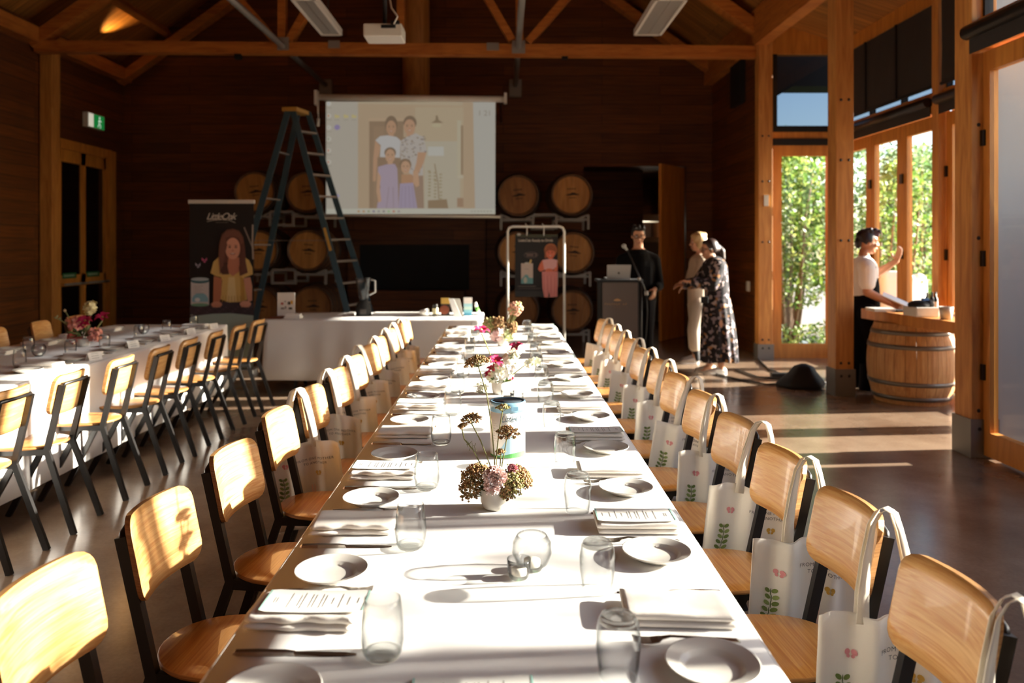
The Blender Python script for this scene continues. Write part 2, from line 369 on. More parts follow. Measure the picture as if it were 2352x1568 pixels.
# posts
M_SHOE = mat('galvanised_shoe', '#7b7670', .55, metal=.5)
def post(x0, x1, y0, y1, name='timber_post', ztop=4.3, shoe=.27):
    o = sbuild(MB().b2((x0,y0,shoe*.6),(x1,y1,ztop)), name, M_POST, ((x0+x1)/2,(y0+y1)/2,0), .008)
    s = MB().b2((x0-.012,y0-.012,0),(x1+.012,y1+.012,shoe)).build('steel_shoe', M_SHOE, o, o.location)
    b = MB()
    for z in (shoe*.75, shoe+.06, 1.55, 2.35, 2.95):
        for u in (.28,.72):
            b.ball((x0+(x1-x0)*u, y0-(.014 if z < shoe else .002), z), (.014,.008,.014), 8, 6)
    b.build('bolt_heads', M_BLACK, o, o.location)
    return o
post(3.31,3.49,7.8,8.0); post(3.31,3.49,5.54,5.75); post(3.37,3.56,10.35,10.5,shoe=.2)
post(3.31,3.49,3.15,3.36); post(3.31,3.49,.75,.96); post(3.31,3.49,-1.65,-1.44)
sbuild(MB().b2((-6.28,10.62,0),(-6.12,10.82,4.4)), 'trim_left_post', M_POST)
sbuild(MB().b2((4.44,8.0,0),(4.56,8.12,4.15)), 'trim_bay_post', M_POST)
# glazed door leaves along a wall line x = X (frame + glass), each its own object
nd = [1]
def leaf(X, y0, y1, ztop=2.86, gz=2.72, handle=False, st=.07):
    nd[0] += 1
    f = MB().b2((X-.03,y0,.02),(X+.03,y0+st,ztop)).b2((X-.03,y1-st,.02),(X+.03,y1,ztop)).b2((X-.03,y0+st,.02),(X+.03,y1-st,.19)).b2((X-.03,y0+st,gz),(X+.03,y1-st,ztop))
    o = sbuild(f, 'door_%d' % nd[0], M_DOORW, (X,(y0+y1)/2,0))
    MB().poly([(X,y0+st,.19),(X,y1-st,.19),(X,y1-st,gz),(X,y0+st,gz)]).build('glass_pane', M_PANE, o, o.location)
    h = MB()
    for z in (.55,1.35,2.2): h.b2((X-.05,y1-.03,z),(X-.03,y1+.03,z+.11))
    h.build('hinges', M_BLACK, o, o.location)
    if handle:
        h = MB().b2((X-.045,y0+.02,1.08),(X-.03,y0+.05,1.3)).tube([(X-.05,y0+.035,1.22),(X-.1,y0+.035,1.22),(X-.1,y0+.14,1.22)],.011,8).ball((X-.06,y0+.035,.72),.025,8,6)
        h.build('brass_handle', mat('brass','#c79a4a',.25,metal=1.0), o, o.location)
    return o
def glazing(X, y0, y1, n, st=.07, handle_at=None, clear=True):
    d = (y1-y0)/n
    for i in range(n): leaf(X, y0+i*d+.004, y0+(i+1)*d-.004, st=st, handle=(handle_at == i))
    sbuild(MB().b2((X-.06,y0,2.88),(X+.05,y1,3.10)).b2((X-.06,y0,4.02),(X+.05,y1,4.2)), 'trim_door_head', M_DOORW)
    nd[0] += 1
    f = MB()
    for i in range(n+1): f.b2((X-.03,y0+i*d-.025,3.10),(X+.03,y0+i*d+.025,4.02))
    o = sbuild(f, 'window_%d' % nd[0], M_DARK, (X,(y0+y1)/2,3.1))
    MB().poly([(X,y0,3.1),(X,y1,3.1),(X,y1,4.02),(X,y0,4.02)]).build('glass_pane', M_PANE if clear else M_TINT, o, o.location)
glazing(XR, 3.36, 5.54, 3, .075)
glazing(XR, .96, 3.15, 3, .05); glazing(XR, -1.44, .75, 3, .05); glazing(XR, -3.0, -1.65, 2, .05)
glazing(BX, 8.12, 10.42, 3, .11, clear=False); glazing(BX, 5.72, 8.0, 3, .11, handle_at=2, clear=False)
# bay end wall with door and fanlight
sbuild(MB().b2((4.46,BY1,0),(4.62,BY1+.12,4.3)).b2((3.46,BY1,0),(3.60,BY1+.12,4.3)).b2((3.6,BY1,4.06),(4.46,BY1+.12,4.5)), 'wall_bay_end', M_DOORW)
f = MB().b2((3.60,BY1,.0),(3.72,BY1+.07,2.84)).b2((4.33,BY1,0),(4.46,BY1+.07,2.84)).b2((3.72,BY1,0),(4.33,BY1+.07,.19)).b2((3.72,BY1,2.70),(4.33,BY1+.07,2.84))
o = sbuild(f, 'door_30', M_DOORW, (4.03,BY1,0))
MB().poly([(3.72,BY1+.03,.19),(4.33,BY1+.03,.19),(4.33,BY1+.03,2.7),(3.72,BY1+.03,2.7)]).build('glass_pane', M_PANE, o, o.location)
f = MB().b2((3.6,BY1-.02,2.84),(4.46,BY1+.08,2.93)).b2((3.6,BY1-.02,3.02),(4.46,BY1+.08,3.1)).b2((3.6,BY1,3.1),(3.66,BY1+.06,4.06)).b2((4.4,BY1,3.1),(4.46,BY1+.06,4.06))
o = sbuild(f, 'window_30', M_DARK, (4.03,BY1,2.84))
MB().b2((3.6,BY1,2.93),(4.46,BY1+.06,3.02)).build('timber_rail', M_DOORW, o, o.location)
MB().poly([(3.66,BY1+.03,3.1),(4.4,BY1+.03,3.1),(4.4,BY1+.03,4.06),(3.66,BY1+.03,4.06)]).build('glass_pane', M_TINT, o, o.location)
# outside eave seen through the fanlight, and the grey end of the bay
e0 = [P(1700,236,11.2), P(1782,222,11.2), P(1822,198,11.2), P(2000,198,11.2), P(2000,60,11.2), P(1700,60,11.2)]
sbuild(MB().prism(e0, (0,.5,0)), 'outside_eave', M_DARK)
M_CLAD = mat('grey_cladding', '#8b9599', .6, bump=.15, bscale=5)
mb = MB().b2((3.5,BY0-.04,0),(4.62,BY0,4.3)).b2((3.5,BY0,0),(4.62,BY0+.06,4.3),1)
sbuild(mb, 'wall_bay_near', [M_CLAD, M_WALL])
# roller blinds over the clerestory and rolled tubes over the doors
M_BLIND = mat('dark_blind_cloth', '#2b2623', .8)
def blind(X, y0, y1, up, label):
    o = thing('roller_blind', label, 'blind', (X,(y0+y1)/2,3.0), world=True)
    if up:
        fb = MB(); n = 14; ring = []
        for i in range(n+1):
            y = y0+(y1-y0)*i/n; ring.append([(X,y,4.0),(X-.006*math.sin(i*1.7),y,3.5),(X,y,3.17),(X+.008,y,3.17),(X+.008-.006*math.sin(i*1.7),y,3.5),(X+.008,y,4.0)])
        fb.loft(ring, sm=False); fb.build('blind_cloth', M_BLIND, o)
        MB().tube([(X,y0,3.15),(X,y1,3.15)],.018,8).build('bottom_bar', M_DARK, o)
        s = MB(); 
        for i in (1,2): y = y0+(y1-y0)*i/3; s.b2((X-.02,y-.02,3.15),(X-.008,y+.02,4.0))
        s.build('mullion_strip', M_DARK, o)
    MB().tube([(X-.05,y0,2.985),(X-.05,y1,2.985)],.05,12).build('roller_tube', M_BLACK, o)
    MB().b2((X-.03,y0,2.84),(X-.022,y1,2.98)).build('hanging_cloth', M_BLIND, o)
blind(BX-.09, 8.14, 10.38, True, 'dark roller blind over the high window behind the waiter')
blind(BX-.09, 5.80, 7.98, True, 'dark roller blind over the high window right of the thin bay post')
blind(XR-.12, 3.40, 5.5, False, 'rolled dark blind tube over the glass door at the right edge')
# left double door
o = sbuild(MB().b2((-6.34,10.95,0),(-6.24,11.05,3.0)).b2((-6.34,12.36,0),(-6.2,12.55,3.0)).b2((-6.34,10.95,2.88),(-6.24,12.5,3.02)), 'door_1', M_DOORW, (-6.3,11.7,0))
M_BGLASS = mat('black_door_glass', '#060505', .12)
for k, (a, b) in enumerate(((11.06,11.70),(11.71,12.36))):
    fr = MB().b2((-6.33,a,.02),(-6.27,a+.06,2.88)).b2((-6.33,b-.06,.02),(-6.27,b,2.88)).b2((-6.33,a,.02),(-6.27,b,.2)).b2((-6.33,a,2.7),(-6.27,b,2.88)).b2((-6.33,a,.92),(-6.27,b,1.08))
    l = fr.build('door_leaf', M_DOORW, o, o.location)
    MB().b2((-6.31,a+.05,.19),(-6.29,b-.05,2.71)).build('glass_pane', M_BGLASS, l, (0,0,0)).location = -o.location
    MB().tube([(-6.2,a+.03,.95),(-6.2,b-.03,.95)],.016,8).build('push_bar', M_GALV, l, (0,0,0)).location = -o.location
    g = MB().b2((-6.268,a+.08,1.03),(-6.264,b-.2,1.11),0,hx('#0f5a32'))
    for q in range(9): g.b2((-6.263,a+.11+q*.032,1.055),(-6.261,a+.13+q*.032,1.085),0,hx('#9fb59a'))
    g.build('push_sign', M_PAINT, l, (0,0,0)).location = -o.location
# flue in front of the back wall, fireplace, door leaf left open in the back doorway
sbuild(MB().tube([(-1.42,12.75,3.6),(-1.42,12.75,7.7)],.22,20), 'trim_flue', M_POST)
mb = MB().b2((-2.55,12.86,0),(-.3,13.0,2.05)).b2((-2.7,12.7,2.05),(-.15,13.0,2.2))
o = sbuild(mb, 'trim_fireplace', M_WALL, (-1.4,12.9,0))
MB().b2((-2.35,12.84,.78),(-.56,12.87,1.52)).build('firebox', M_DARK, o, o.location)
MB().b2((-2.2,12.55,.1),(-.62,12.86,.78)).build('hearth', M_WALL, o, o.location)
o = sbuild(MB().bar((2.98,12.98,1.4),(2.46,12.30,1.4),.045,2.78), 'door_31', M_DOORW, (3.0,13,0))
MB().tube([(2.50,12.33,1.05),(2.44,12.36,1.05),(2.48,12.46,1.05)],.012,8).build('door_handle', M_GALV, o, o.location)
# ================================================================ chairs
ORD = ['nearest','second','third','fourth','fifth','sixth','seventh','eighth','ninth','tenth','eleventh','farthest']
def chair_parts(root):
    # seat: dished plywood panel, rounded outline
    out = [(.215-.04*(1-math.cos(R(a))), (-.168+.04*(1-math.sin(R(a))))) for a in (90,60,30,0)]+[(.215-.04*(1-math.cos(R(a))), (.168-.04*(1-math.sin(R(a))))) for a in (0,30,60,90)]
    out += [(.06,.168), (-.045,.168), (-.056,.166)]+[(-.060-.164*math.sin(R(a)), .164*math.cos(R(a))) for a in range(8,180,12)]+[(-.056,-.166), (-.045,-.168), (.06,-.168)]
    n = len(out); mb = MB()
    def zz(x, y): return .452+.012*((x+.02)/.2)**2*(1 if x > 0 else .8)-.006*(1-min(1,(y/.2)**2))
    rings = []
    for s, dz in ((.01,-.013),(.6,-.013),(.985,-.013),(1,-.010),(1,-.003),(.985,0),(.6,0),(.01,0)):
        rings.append([(x*s+.005*(1-s), y*s, zz(x*s, y*s)+dz) for x, y in out])
    mb.loft(rings); 
    for i in range(len(mb.m)):
        if n*2 <= i < n*5: mb.m[i] = 1
    mb.build('seat', [M_PLY, M_PLYE], root)
    # backrest
    W, z0, z1, r = .160, .614, .823, .045; mb = MB()
    ys = [-W, -W+.003, -W+.010, -W+.022, -W+.040, -W+.06, -.06, -.03, 0, .03, .06, W-.06, W-.040, W-.022, W-.010, W-.003, W]
    def cut(y):
        a = abs(y)-(W-r); return 0 if a <= 0 else r-math.sqrt(max(0, r*r-a*a))
    def X(y, z): return -.222-.044*(z-z0)/(z1-z0)+.032*(y/W)**2
    fr = []; bk = []
    for y in ys:
        c = cut(y); zs = [z0+c+(z1-z0-2*c)*k/6 for k in range(7)]
        fr.append([Vector((X(y,z),y,z)) for z in zs]); bk.append([Vector((X(y,z)-.017,y-.005*y/W,z-.003)) for z in zs])
    vs = [p for c in fr for p in c]+[p for c in bk for p in c]; nn = len(ys)*7; fs = []; ms = []
    for i in range(len(ys)-1):
        for k in range(6):
            a = i*7+k; fs.append((a,a+7,a+8,a+1)); ms.append(0); fs.append((nn+a,nn+a+1,nn+a+8,nn+a+7)); ms.append(0)
        a = i*7; fs.append((a,nn+a,nn+a+7,a+7)); ms.append(1); a += 6; fs.append((a,a+7,nn+a+7,nn+a)); ms.append(1)
    for k in range(6):
        fs.append((k,k+1,nn+k+1,nn+k)); ms.append(1); a = (len(ys)-1)*7+k; fs.append((a,nn+a,nn+a+1,a+1)); ms.append(1)
    mb.add(vs, fs); mb.m = ms; mb.s = [m == 0 for m in ms]
    mb.build('backrest', [M_PLYV, M_PLYE], root)
    for s in (-1, 1):
        y = s*.128
        MB().bar((-.268,y,.772),(-.186,y,.420),.022,.029,(1,0,0)).bar((-.192,y,.423),(.16,y,.423),.021,.032).build('side_frame', M_BLACK, root)
        MB().bar((-.186,y,.437),(-.335,y*1.15,0),.021,.029,(1,0,0)).build('leg', M_BLACK, root)
        MB().bar((-.055,y,.425),(.165,y*1.15,0),.022,.030,(1,0,0)).build('leg', M_BLACK, root)
    MB().tube([(-.266,-.128,.760),(-.272,-.116,.775),(-.288,-.06,.779),(-.293,0,.779),(-.288,.06,.779),(-.272,.116,.775),(-.266,.128,.760)],.0098,8).build('back_crossbar', M_BLACK, root)
    for x in (-.10,.10): MB().bar((x,-.128,.418),(x,.128,.418),.03,.02).build('seat_bar', M_BLACK, root)
proto = [None]
def chair(x, y, rz, label, group):
    if proto[0] is None:
        proto[0] = thing('dining_chair', label, 'chair', (x,y,0), rz, group); chair_parts(proto[0]); return proto[0]
    return dup(proto[0], (x,y,0), rz, label, group)
LCH = [1.575,2.05,2.59,3.17,3.68,4.23,4.72,5.25,5.72,6.27,6.72,7.15]
RCH = [1.57,2.05,2.53,3.03,3.53,4.05,4.57,5.08,5.62,6.15,6.65,7.12]
LX, RX = -.665, .665
rj = random.Random(3)
for i, y in enumerate(LCH):
    chair(LX+rj.uniform(-.012,.012)-(.025 if i == 0 else 0), y, R(-4.5+rj.uniform(-2,2)), 'oak chair, %s from the camera along the left side of the main table' % ORD[i], 'chairs along the left side of the main table')
for i, y in enumerate(RCH):
    chair(RX+rj.uniform(-.012,.012), y, R(180+4.5+rj.uniform(-2,2)), 'oak chair, %s from the camera along the right side of the main table' % ORD[i], 'chairs along the right side of the main table')
LT = [3.70,4.19,4.74,5.24,5.70,6.19,6.71,7.21]
for i, y in enumerate(LT):
    chair(-2.575+i*.012, y, R(180+rj.uniform(-3,3)), 'oak chair with its back to the aisle at the left table, %s from the camera' % ORD[i], 'chairs on the aisle side of the left table')
for i, (x, y) in enumerate(((-3.92,6.42),(-3.90,7.02),(-3.88,7.55))):
    chair(x, y, R(4), 'oak chair on the wall side of the left table, %s' % ('at the left picture edge','left of the flowers','behind the flowers')[i], 'chairs on the wall side of the left table')
# ================================================================ tables and cloths
TZ = .748
def trestle(name, label, x0, x1, y0, y1, z, n):
    o = thing(name, label, 'table', ((x0+x1)/2,(y0+y1)/2,0), world=True)
    MB().b2((x0,y0,z-.035),(x1,y1,z-.006)).build('tabletop', M_PLY, o)
    for k in range(n):
        y = y0+.35+(y1-y0-.7)*k/(n-1)
        for x in (x0+.22, x1-.22):
            MB().bar((x,y-.22,0),(x,y,z-.04),.03,.03).build('leg', M_BLACK, o); MB().bar((x,y+.22,0),(x,y,z-.04),.03,.03).build('leg', M_BLACK, o)
    return o
trestle('dining_table', 'long main dining table running down the hall under a white cloth', -.50, .47, 1.0, 7.31, TZ, 5)
trestle('dining_table', 'long dining table at left by the timber wall under a white cloth', -3.66, -2.67, 3.0, 7.44, TZ, 4)
def cloth(name, label, x0, x1, y0, y1, z, drop, group, seed, flare=.03, wl=.23, amp=.018, step=.05):
    rnd = random.Random(seed); mb = MB(); rings = []
    # perimeter walk of the rounded top edge, hung down in rows
    per = []; r = .02
    def seg(a, b, nrm):
        L = (Vector(b)-Vector(a)).length; k = max(2, int(L/step))
        for i in range(k): per.append((Vector(a).lerp(Vector(b), i/k), Vector(nrm)))
    seg((x0,y0),(x1,y0),(0,-1)); seg((x1,y0),(x1,y1),(1,0)); seg((x1,y1),(x0,y1),(0,1)); seg((x0,y1),(x0,y0),(-1,0))
    ph = rnd.uniform(0,6); n = len(per); s = 0; phs = []
    for i in range(n):
        phs.append(s); s += step*(1+.5*math.sin(i*.17+ph))
    def wave(i): return math.sin(phs[i]*2*math.pi/wl)+.5*math.sin(phs[i]*2*math.pi/(wl*2.3)+1)
    rows = [(0,0),(.25,-.06),(.7,-.35),(1,-1)]
    for k, zf in rows[:3]: 
        ring = []
        for i, (p, nv) in enumerate(per):
            o = {0:0, .25:.008, .7:.012}[k]
            zz = {0:0, .25:-.006, .7:-.022}[k]
            q = p+nv*o; ring.append((q.x,q.y,z+zz))
        rings.append(ring)
    for t in (.15,.35,.6,.8,1.0):
        ring = []
        for i, (p, nv) in enumerate(per):
            q = p+nv*(.013+flare*t*.6+amp*t*(wave(i))); ring.append((q.x,q.y,z-.022-(drop-.022)*t+.006*t*wave(i)))
        rings.append(ring)
    mb.loft(rings[::-1], cap=False)
    # top sheet
    nx = 8; ny = int((y1-y0)/.12); vs = []; fs = []
    for j in range(ny+1):
        for i in range(nx+1):
            vs.append((x0+(x1-x0)*i/nx, y0+(y1-y0)*j/ny, z))
    for j in range(ny):
        for i in range(nx): a = j*(nx+1)+i; fs.append((a,a+1,a+nx+2,a+nx+1))
    mb.add(vs, fs, 0, None, True)
    o = mb.build(name, M_CLOTH, None, ((x0+x1)/2,(y0+y1)/2,z)); tag(o, label, 'tablecloth', group)
    md = o.modifiers.new('thickness', 'SOLIDIFY'); md.thickness = .002; md.offset = -1
    return o
cloth('tablecloth', 'white cloth on the long main table, set for a meal', -.513, .484, .98, 7.33, TZ, .21, None, 2, .02, .3, .010)
cloth('tablecloth', 'white cloth hanging low on the left table', -3.69, -2.63, 2.98, 7.46, TZ, .60, None, 4, .025, .34, .016)
CTR = trestle('serving_table', 'serving table across the hall below the screen, covered to the floor', -2.38, -.26, 8.0, 8.72, .752, 2)
cloth('tablecloth', 'grey-white cloth draped to the floor over the serving table', -2.42, -.225, 7.95, 8.78, .752, .615, None, 6, .03, .42, .022, .04)
# ================================================================ place settings
PLp = [(0,.0055),(.044,.0055),(.049,.0068),(.0545,.0125),(.058,.0140),(.0795,.0205),(.0815,.0212),(.0818,.0195),(.078,.0165),(.058,.0085),(.050,.0015),(.046,0),(0,0)]
def mk_plate(): return MB().lathe(PLp, 40).mesh('plate', M_CER)
ME_PLATE = mk_plate()
def mk_knife():
    mb = MB()
    mb.loft([[(x,-w,.0),(x,w,.0),(x,w*.8,h),(x,-w*.8,h)] for x, w, h in ((-.115,.003,.003),(-.11,.0065,.007),(-.07,.0075,.0075),(-.02,.006,.007),(-.005,.004,.006),(.0,.0065,.0035),(.05,.0085,.002),(.09,.0075,.0018),(.110,.003,.0015))], sm=False)
    return mb.mesh('table_knife', M_STEEL)
def mk_fork():
    mb = MB()
    pr = ((-.10,.0035,.004),(-.095,.0075,.006),(-.06,.0065,.008),(-.01,.003,.012),(.03,.0032,.014),(.045,.006,.011),(.052,.0115,.008),(.066,.0125,.006))
    mb.loft([[(x,-w,z),(x,w,z),(x,w,z+.0022),(x,-w,z+.0022)] for x, w, z in pr], sm=False)
    for k in range(4):
        y = -.0105+k*.007
        mb.loft([[(x,y-t,z),(x,y+t,z),(x,y+t,z+.002),(x,y-t,z+.002)] for x, t, z in ((.066,.0022,.006),(.085,.0019,.0065),(.10,.0012,.0105))], sm=False)
    return mb.mesh('fork', M_STEEL)
ME_KNIFE, ME_FORK = mk_knife(), mk_fork()
def mk_napkin(seed):
    rnd = random.Random(seed); mb = MB(); L = .215
    for lay, (d0, d1, z0, z1) in enumerate(((-.062,.062,0,.013),(-.058,.060,.012,.029))):
        rings = []; p1, p2 = rnd.uniform(0,6), rnd.uniform(0,6)
        for i in range(19):
            x = -L/2+L*i/18; ring = []
            wob =   .0025*math.sin(x*38+p1)+.002*math.sin(x*90+p2); sag = .002*math.sin(x*30+p2)
            zc = (z0+z1)/2; hh = (z1-z0)/2; e = 1 if 0 < i < 18 else .75
            for j in range(16):
                t = 2*math.pi*j/16; c, s = math.cos(t), math.sin(t)
                yy = (d0+d1)/2+(d1-d0)/2*math.copysign(abs(c)**.35, c); zz = zc+hh*e*math.copysign(abs(s)**.55, s)
                if c < -.3: yy += wob*(1.3 if lay else .7)
                if s > 0: zz += sag*(.5+.5*c)*(1 if lay else .3)
                ring.append((x+(.004 if lay else 0), yy, max(zz, .0005)))
            rings.append(ring)
        mb.loft(rings)
    return mb.mesh('napkin', M_NAPK)
ME_NAP = [mk_napkin(s) for s in (1,2,3)]
CARD = hx('#e9e6de'); MINT = hx('#9fc9bd'); INK = hx('#6b6660')
def mk_menu():
    mb = MB(); L, Wd = .205, .098
    def cz(x, y): return .0012+.004*(x/L*2)**2*.6+.0012*math.sin(y*40)
    nx = 14; vs = []; fs = []
    for j in range(3):
        for i in range(nx+1):
            x = -L/2+L*i/nx; y = (-.5+j/2)*Wd
            if i in (0, nx): y *= .9
            vs.append((x,y,cz(x,0)))
    for j in range(2):
        for i in range(nx): a = j*(nx+1)+i; fs.append((a,a+1,a+nx+2,a+nx+1))
    mb.add(vs, fs, 0, CARD)
    for s in (-1,1): mb.poly([(s*L/2-.004*s,-Wd*.46,cz(L/2,0)+.0004),(s*L/2,-Wd*.45,cz(L/2,0)+.0004),(s*L/2,Wd*.45,cz(L/2,0)+.0004),(s*L/2-.004*s,Wd*.46,cz(L/2,0)+.0004)],0,MINT)
    rnd = random.Random(5)
    for x, h in ((-.085,.012),(-.066,.018),(-.05,.03),(-.034,.014),(-.018,.026),(-.011,.03),(.003,.028),(.010,.03),(.026,.034),(.033,.024),(.052,.032),(.078,.012),(.083,.012)):
        z = cz(x,0)+.0005; mb.poly([(x-.0007,-h,z),(x+.0007,-h,z),(x+.0007,h,z),(x-.0007,h,z)],0,INK)
    return mb.mesh('menu_card', M_PAINT)
ME_MENU = mk_menu()
TUM = [(0,.0),(.026,0),(.030,.002),(.0352,.012),(.0385,.034),(.0382,.058),(.0355,.085),(.0325,.108),(.0318,.1085),(.0312,.108),(.0342,.085),(.0368,.058),(.0371,.034),(.0338,.014),(.028,.0095),(0,.0088)]
def mk_tumbler():
    a = MB().lathe(TUM[3:14], 28).mesh('tumbler_wall', M_GLASS)
    b = MB().lathe([(0,.0005),(.026,.0005),(.0305,.003),(.0345,.012),(.0330,.0125),(.027,.0098),(0,.0092)], 28).mesh('tumbler_base', M_BASEG)
    return a, b
ME_TW, ME_TB = mk_tumbler()
def place(me, name, loc, rz, label, cat, group):
    o = bpy.data.objects.new(name, me); COL.objects.link(o); o.location = loc; o.rotation_euler = (0,0,rz)
    return tag(o, label, cat, group)
def tumbler(x, y, z, flip, label, group, sc=1.0):
    o = thing('tumbler', label, 'glass', (x,y,z), rj.uniform(0,6), group)
    for me, nm in ((ME_TW,'glass_wall'),(ME_TB,'glass_base')):
        c = bpy.data.objects.new(nm, me); COL.objects.link(c); c.parent = o; c.scale = (sc,)*3
        if flip: c.rotation_euler = (math.pi,0,0); c.location = (0,0,.1085*sc)
    return o
LP = [1.27,1.765,2.275,2.745,3.28,3.80,4.30,4.80,5.32,5.82,6.34,6.86]
RP = [1.369,1.868,2.362,2.836,3.36,3.86,4.36,4.87,5.38,5.90,6.42,6.92]
z = TZ+.0008
for i, y in enumerate(LP):
    w = 'at the %s left-hand setting from the camera, main table' % ORD[i]; j = lambda a=.008: rj.uniform(-a,a)
    place(ME_PLATE, 'side_plate', (-.384+j(),y+j(),z), 0, 'small white plate '+w, 'plate', 'side plates on the main table')
    place(ME_FORK, 'fork', (-.375+j(),y-.095+j(.004),z), R(j(3)), 'steel fork '+w, 'fork', 'forks on the main table')
    place(ME_NAP[i%3], 'folded_napkin', (-.388+j(),y-.20+j(),z), R(j(3)), ('white folded napkin under a menu ' if i%2 else 'bare white folded napkin ')+w, 'napkin', 'napkins on the main table')
    if i%2: place(ME_MENU, 'menu_card', (-.378+j(),y-.196,z+.0305), R(180+j(2)), 'printed menu card on the napkin '+w, 'menu', 'menu cards on the main table')
    place(ME_KNIFE, 'table_knife', (-.383+j(),y-.345+j(.005),z), R(j(2)), 'dark steel knife '+w, 'knife', 'knives on the main table')
    tumbler(-.226+j(),y-.345+j(.015),z, False, 'upright clear tumbler '+w, 'tumblers on the main table')
for i, y in enumerate(RP):
    w = 'at the %s right-hand setting from the camera, main table' % ORD[i]; j = lambda a=.008: rj.uniform(-a,a)
    place(ME_PLATE, 'side_plate', (.372+j(),y+j(),z), 0, 'small white plate '+w, 'plate', 'side plates on the main table')
    place(ME_FORK, 'fork', (.345+j(),y+.092+j(.004),z), R(180+j(3)), 'steel fork '+w, 'fork', 'forks on the main table')
    place(ME_NAP[(i+1)%3], 'folded_napkin', (.352+j(),y+.205+j(),z), R(180+j(3)), ('white folded napkin under a menu ' if i%2 else 'bare white folded napkin ')+w, 'napkin', 'napkins on the main table')
    if i%2: place(ME_MENU, 'menu_card', (.352+j(),y+.203,z+.0305), R(j(2)), 'printed menu card on the napkin '+w, 'menu', 'menu cards on the main table')
    place(ME_KNIFE, 'table_knife', (.36+j(),y+.312+j(.005),z), R(180+j(2)), 'dark steel knife '+w, 'knife', 'knives on the main table')
    tumbler(.205+j(),y-(.03 if i == 0 else .165)+j(.012),z, True, 'upturned clear tumbler '+w, 'tumblers on the main table')
place(ME_MENU, 'menu_card', (-.05,1.30,z), R(3), 'menu card lying flat on the cloth at the bottom centre of the photo', 'menu', None)
# ================================================================ cotton bags on the chair corners
CREAM = hx('#e6dfd0'); LEAFG = hx('#6f7f3c'); PINK = hx('#d98f8f'); GOLD = hx('#c39a3f'); GRASS = hx('#3d9a45'); TXT = hx('#5d584f'); PEACH = hx('#e3b89a'); AQUA = hx('#8fbdb4')
def mk_bag(seed, side):
    rnd = random.Random(seed); W, H = .335, .385; n, k = 30, 16
    def prof(u, v):                                # u across 0..1, v down 0..1, in-plane metres; gathers under the straps
        x = (u-.5)*W*(1-.05*v); zz = -H*v-.022*(1-v)*abs(u-.45)*2+.010*(1-v)*math.sin(u*9+seed)
        pl = .015*math.sin(u*17+seed)*(1-.55*v)+.006*math.sin(u*31+seed*2)*(1-v); return x, zz, pl
    mb = MB()
    def F(u, v, off=0):
        x, zz, pl = prof(u, v); return Vector((x, -.016*math.sin(math.pi*u)*(.25+.75*math.sin(math.pi*min(1,v*.95)))-pl-off, zz))
    def B(u, v):
        x, zz, pl = prof(u, v); return Vector((x, .016*math.sin(math.pi*u)*(.25+.75*math.sin(math.pi*min(1,v*.95)))-pl*.8, zz))
    for fn, rev in ((F,False),(B,True)):
        vs = [fn(i/n, q/k) for q in range(k+1) for i in range(n+1)]; fs = []
        for q in range(k):
            for i in range(n): a = q*(n+1)+i; f = (a,a+n+1,a+n+2,a+1); fs.append(f[::-1] if rev else f)
        mb.add(vs, fs, 0, CREAM, True)
    vs = [F(i/n,1) for i in range(n+1)]+[B(i/n,1) for i in range(n+1)]
    mb.add(vs, [(i,n+1+i,n+2+i,i+1) for i in range(n)], 0, CREAM)
    body = mb
    pr = MB()
    def blob(u, v, ru, rv, col, rot=0, m=10):
        pts = []
        for a in range(m):
            t = 2*math.pi*a/m; du, dv = ru*math.cos(t), rv*math.sin(t); c, s = math.cos(rot), math.sin(rot)
            pts.append(F(min(.995,max(.005,u+(du*c-dv*s))), min(.995,max(.005,v+(du*s+dv*c))), .0034))
        pr.poly(pts, 0, col)
    for q in range(10):                             # the sprig at the left
        v = .86-q*.050; u = .19+.012*math.sin(q)
        blob(u, v, .005, .030, hx('#55622f'))
        if q > 0:
            k = 1-.045*q
            for s in (-1,1): blob(u+s*.052*k, v-.014, .046*k, .017, LEAFG if (q+s)%3 else hx('#8b9a55'), s*-.5)
    for q in range(6):
        v = .84-q*.035; u = .25+q*.028; blob(u, v, .02, .009, hx('#55622f'), -.8); blob(u+.02, v-.02, .034, .015, LEAFG, .3); blob(u+.01, v-.04, .010, .010, PINK)
    for u, v, c in ((.25,.25,PINK),(.70,.37,GOLD)):
        for s in (-1,1): blob(u+s*.024, v-.012, .022, .019, c, s*.6); blob(u+s*.017, v+.014, .014, .012, c, -s*.5)
    for q in range(40):                             # grass tuft at the lower right
        u = .54+.44*q/39; h = .05+.05*rnd.random()
        pr.poly([F(u-.014,.985,.0032),F(u+.014,.985,.0032),F(min(.99,u+.014*rnd.uniform(-1,1)),.985-h-.02,.0032)],0,GRASS)
    pr.poly([F(.53+.45*i/8,.93+.012*math.sin(i*2),.0026) for i in range(9)]+[F(.98-.45*i/8,.99,.0026) for i in range(9)],0,GRASS)
    for a in ((.60,.76,.055,.12),(.60,.61,.042,.045),(.585,.535,.012,.05),(.62,.535,.012,.05)): blob(*a, hx('#e8c9b2'))   # pale animal figure and a small child
    blob(.76,.76,.036,.06,AQUA); blob(.76,.675,.028,.026,PEACH); blob(.76,.655,.03,.016,hx('#b88a5e')); blob(.76,.845,.036,.035,hx('#7f93a8')); blob(.69,.76,.035,.010,PEACH)
    for q in (-1,1): blob(.76+q*.018,.905,.010,.035,PEACH)
    pr.text('FROM ONE MOTHER', lambda x, y: F(min(.985,.67+x/W), .20-y/H, .0036), .0155, 0, TXT, 0, 'CENTER', 1.15)
    pr.text('TO ANOTHER', lambda x, y: F(min(.985,.67+x/W), .25-y/H, .0036), .0155, 0, TXT, 0, 'CENTER', 1.15)
    return body, pr
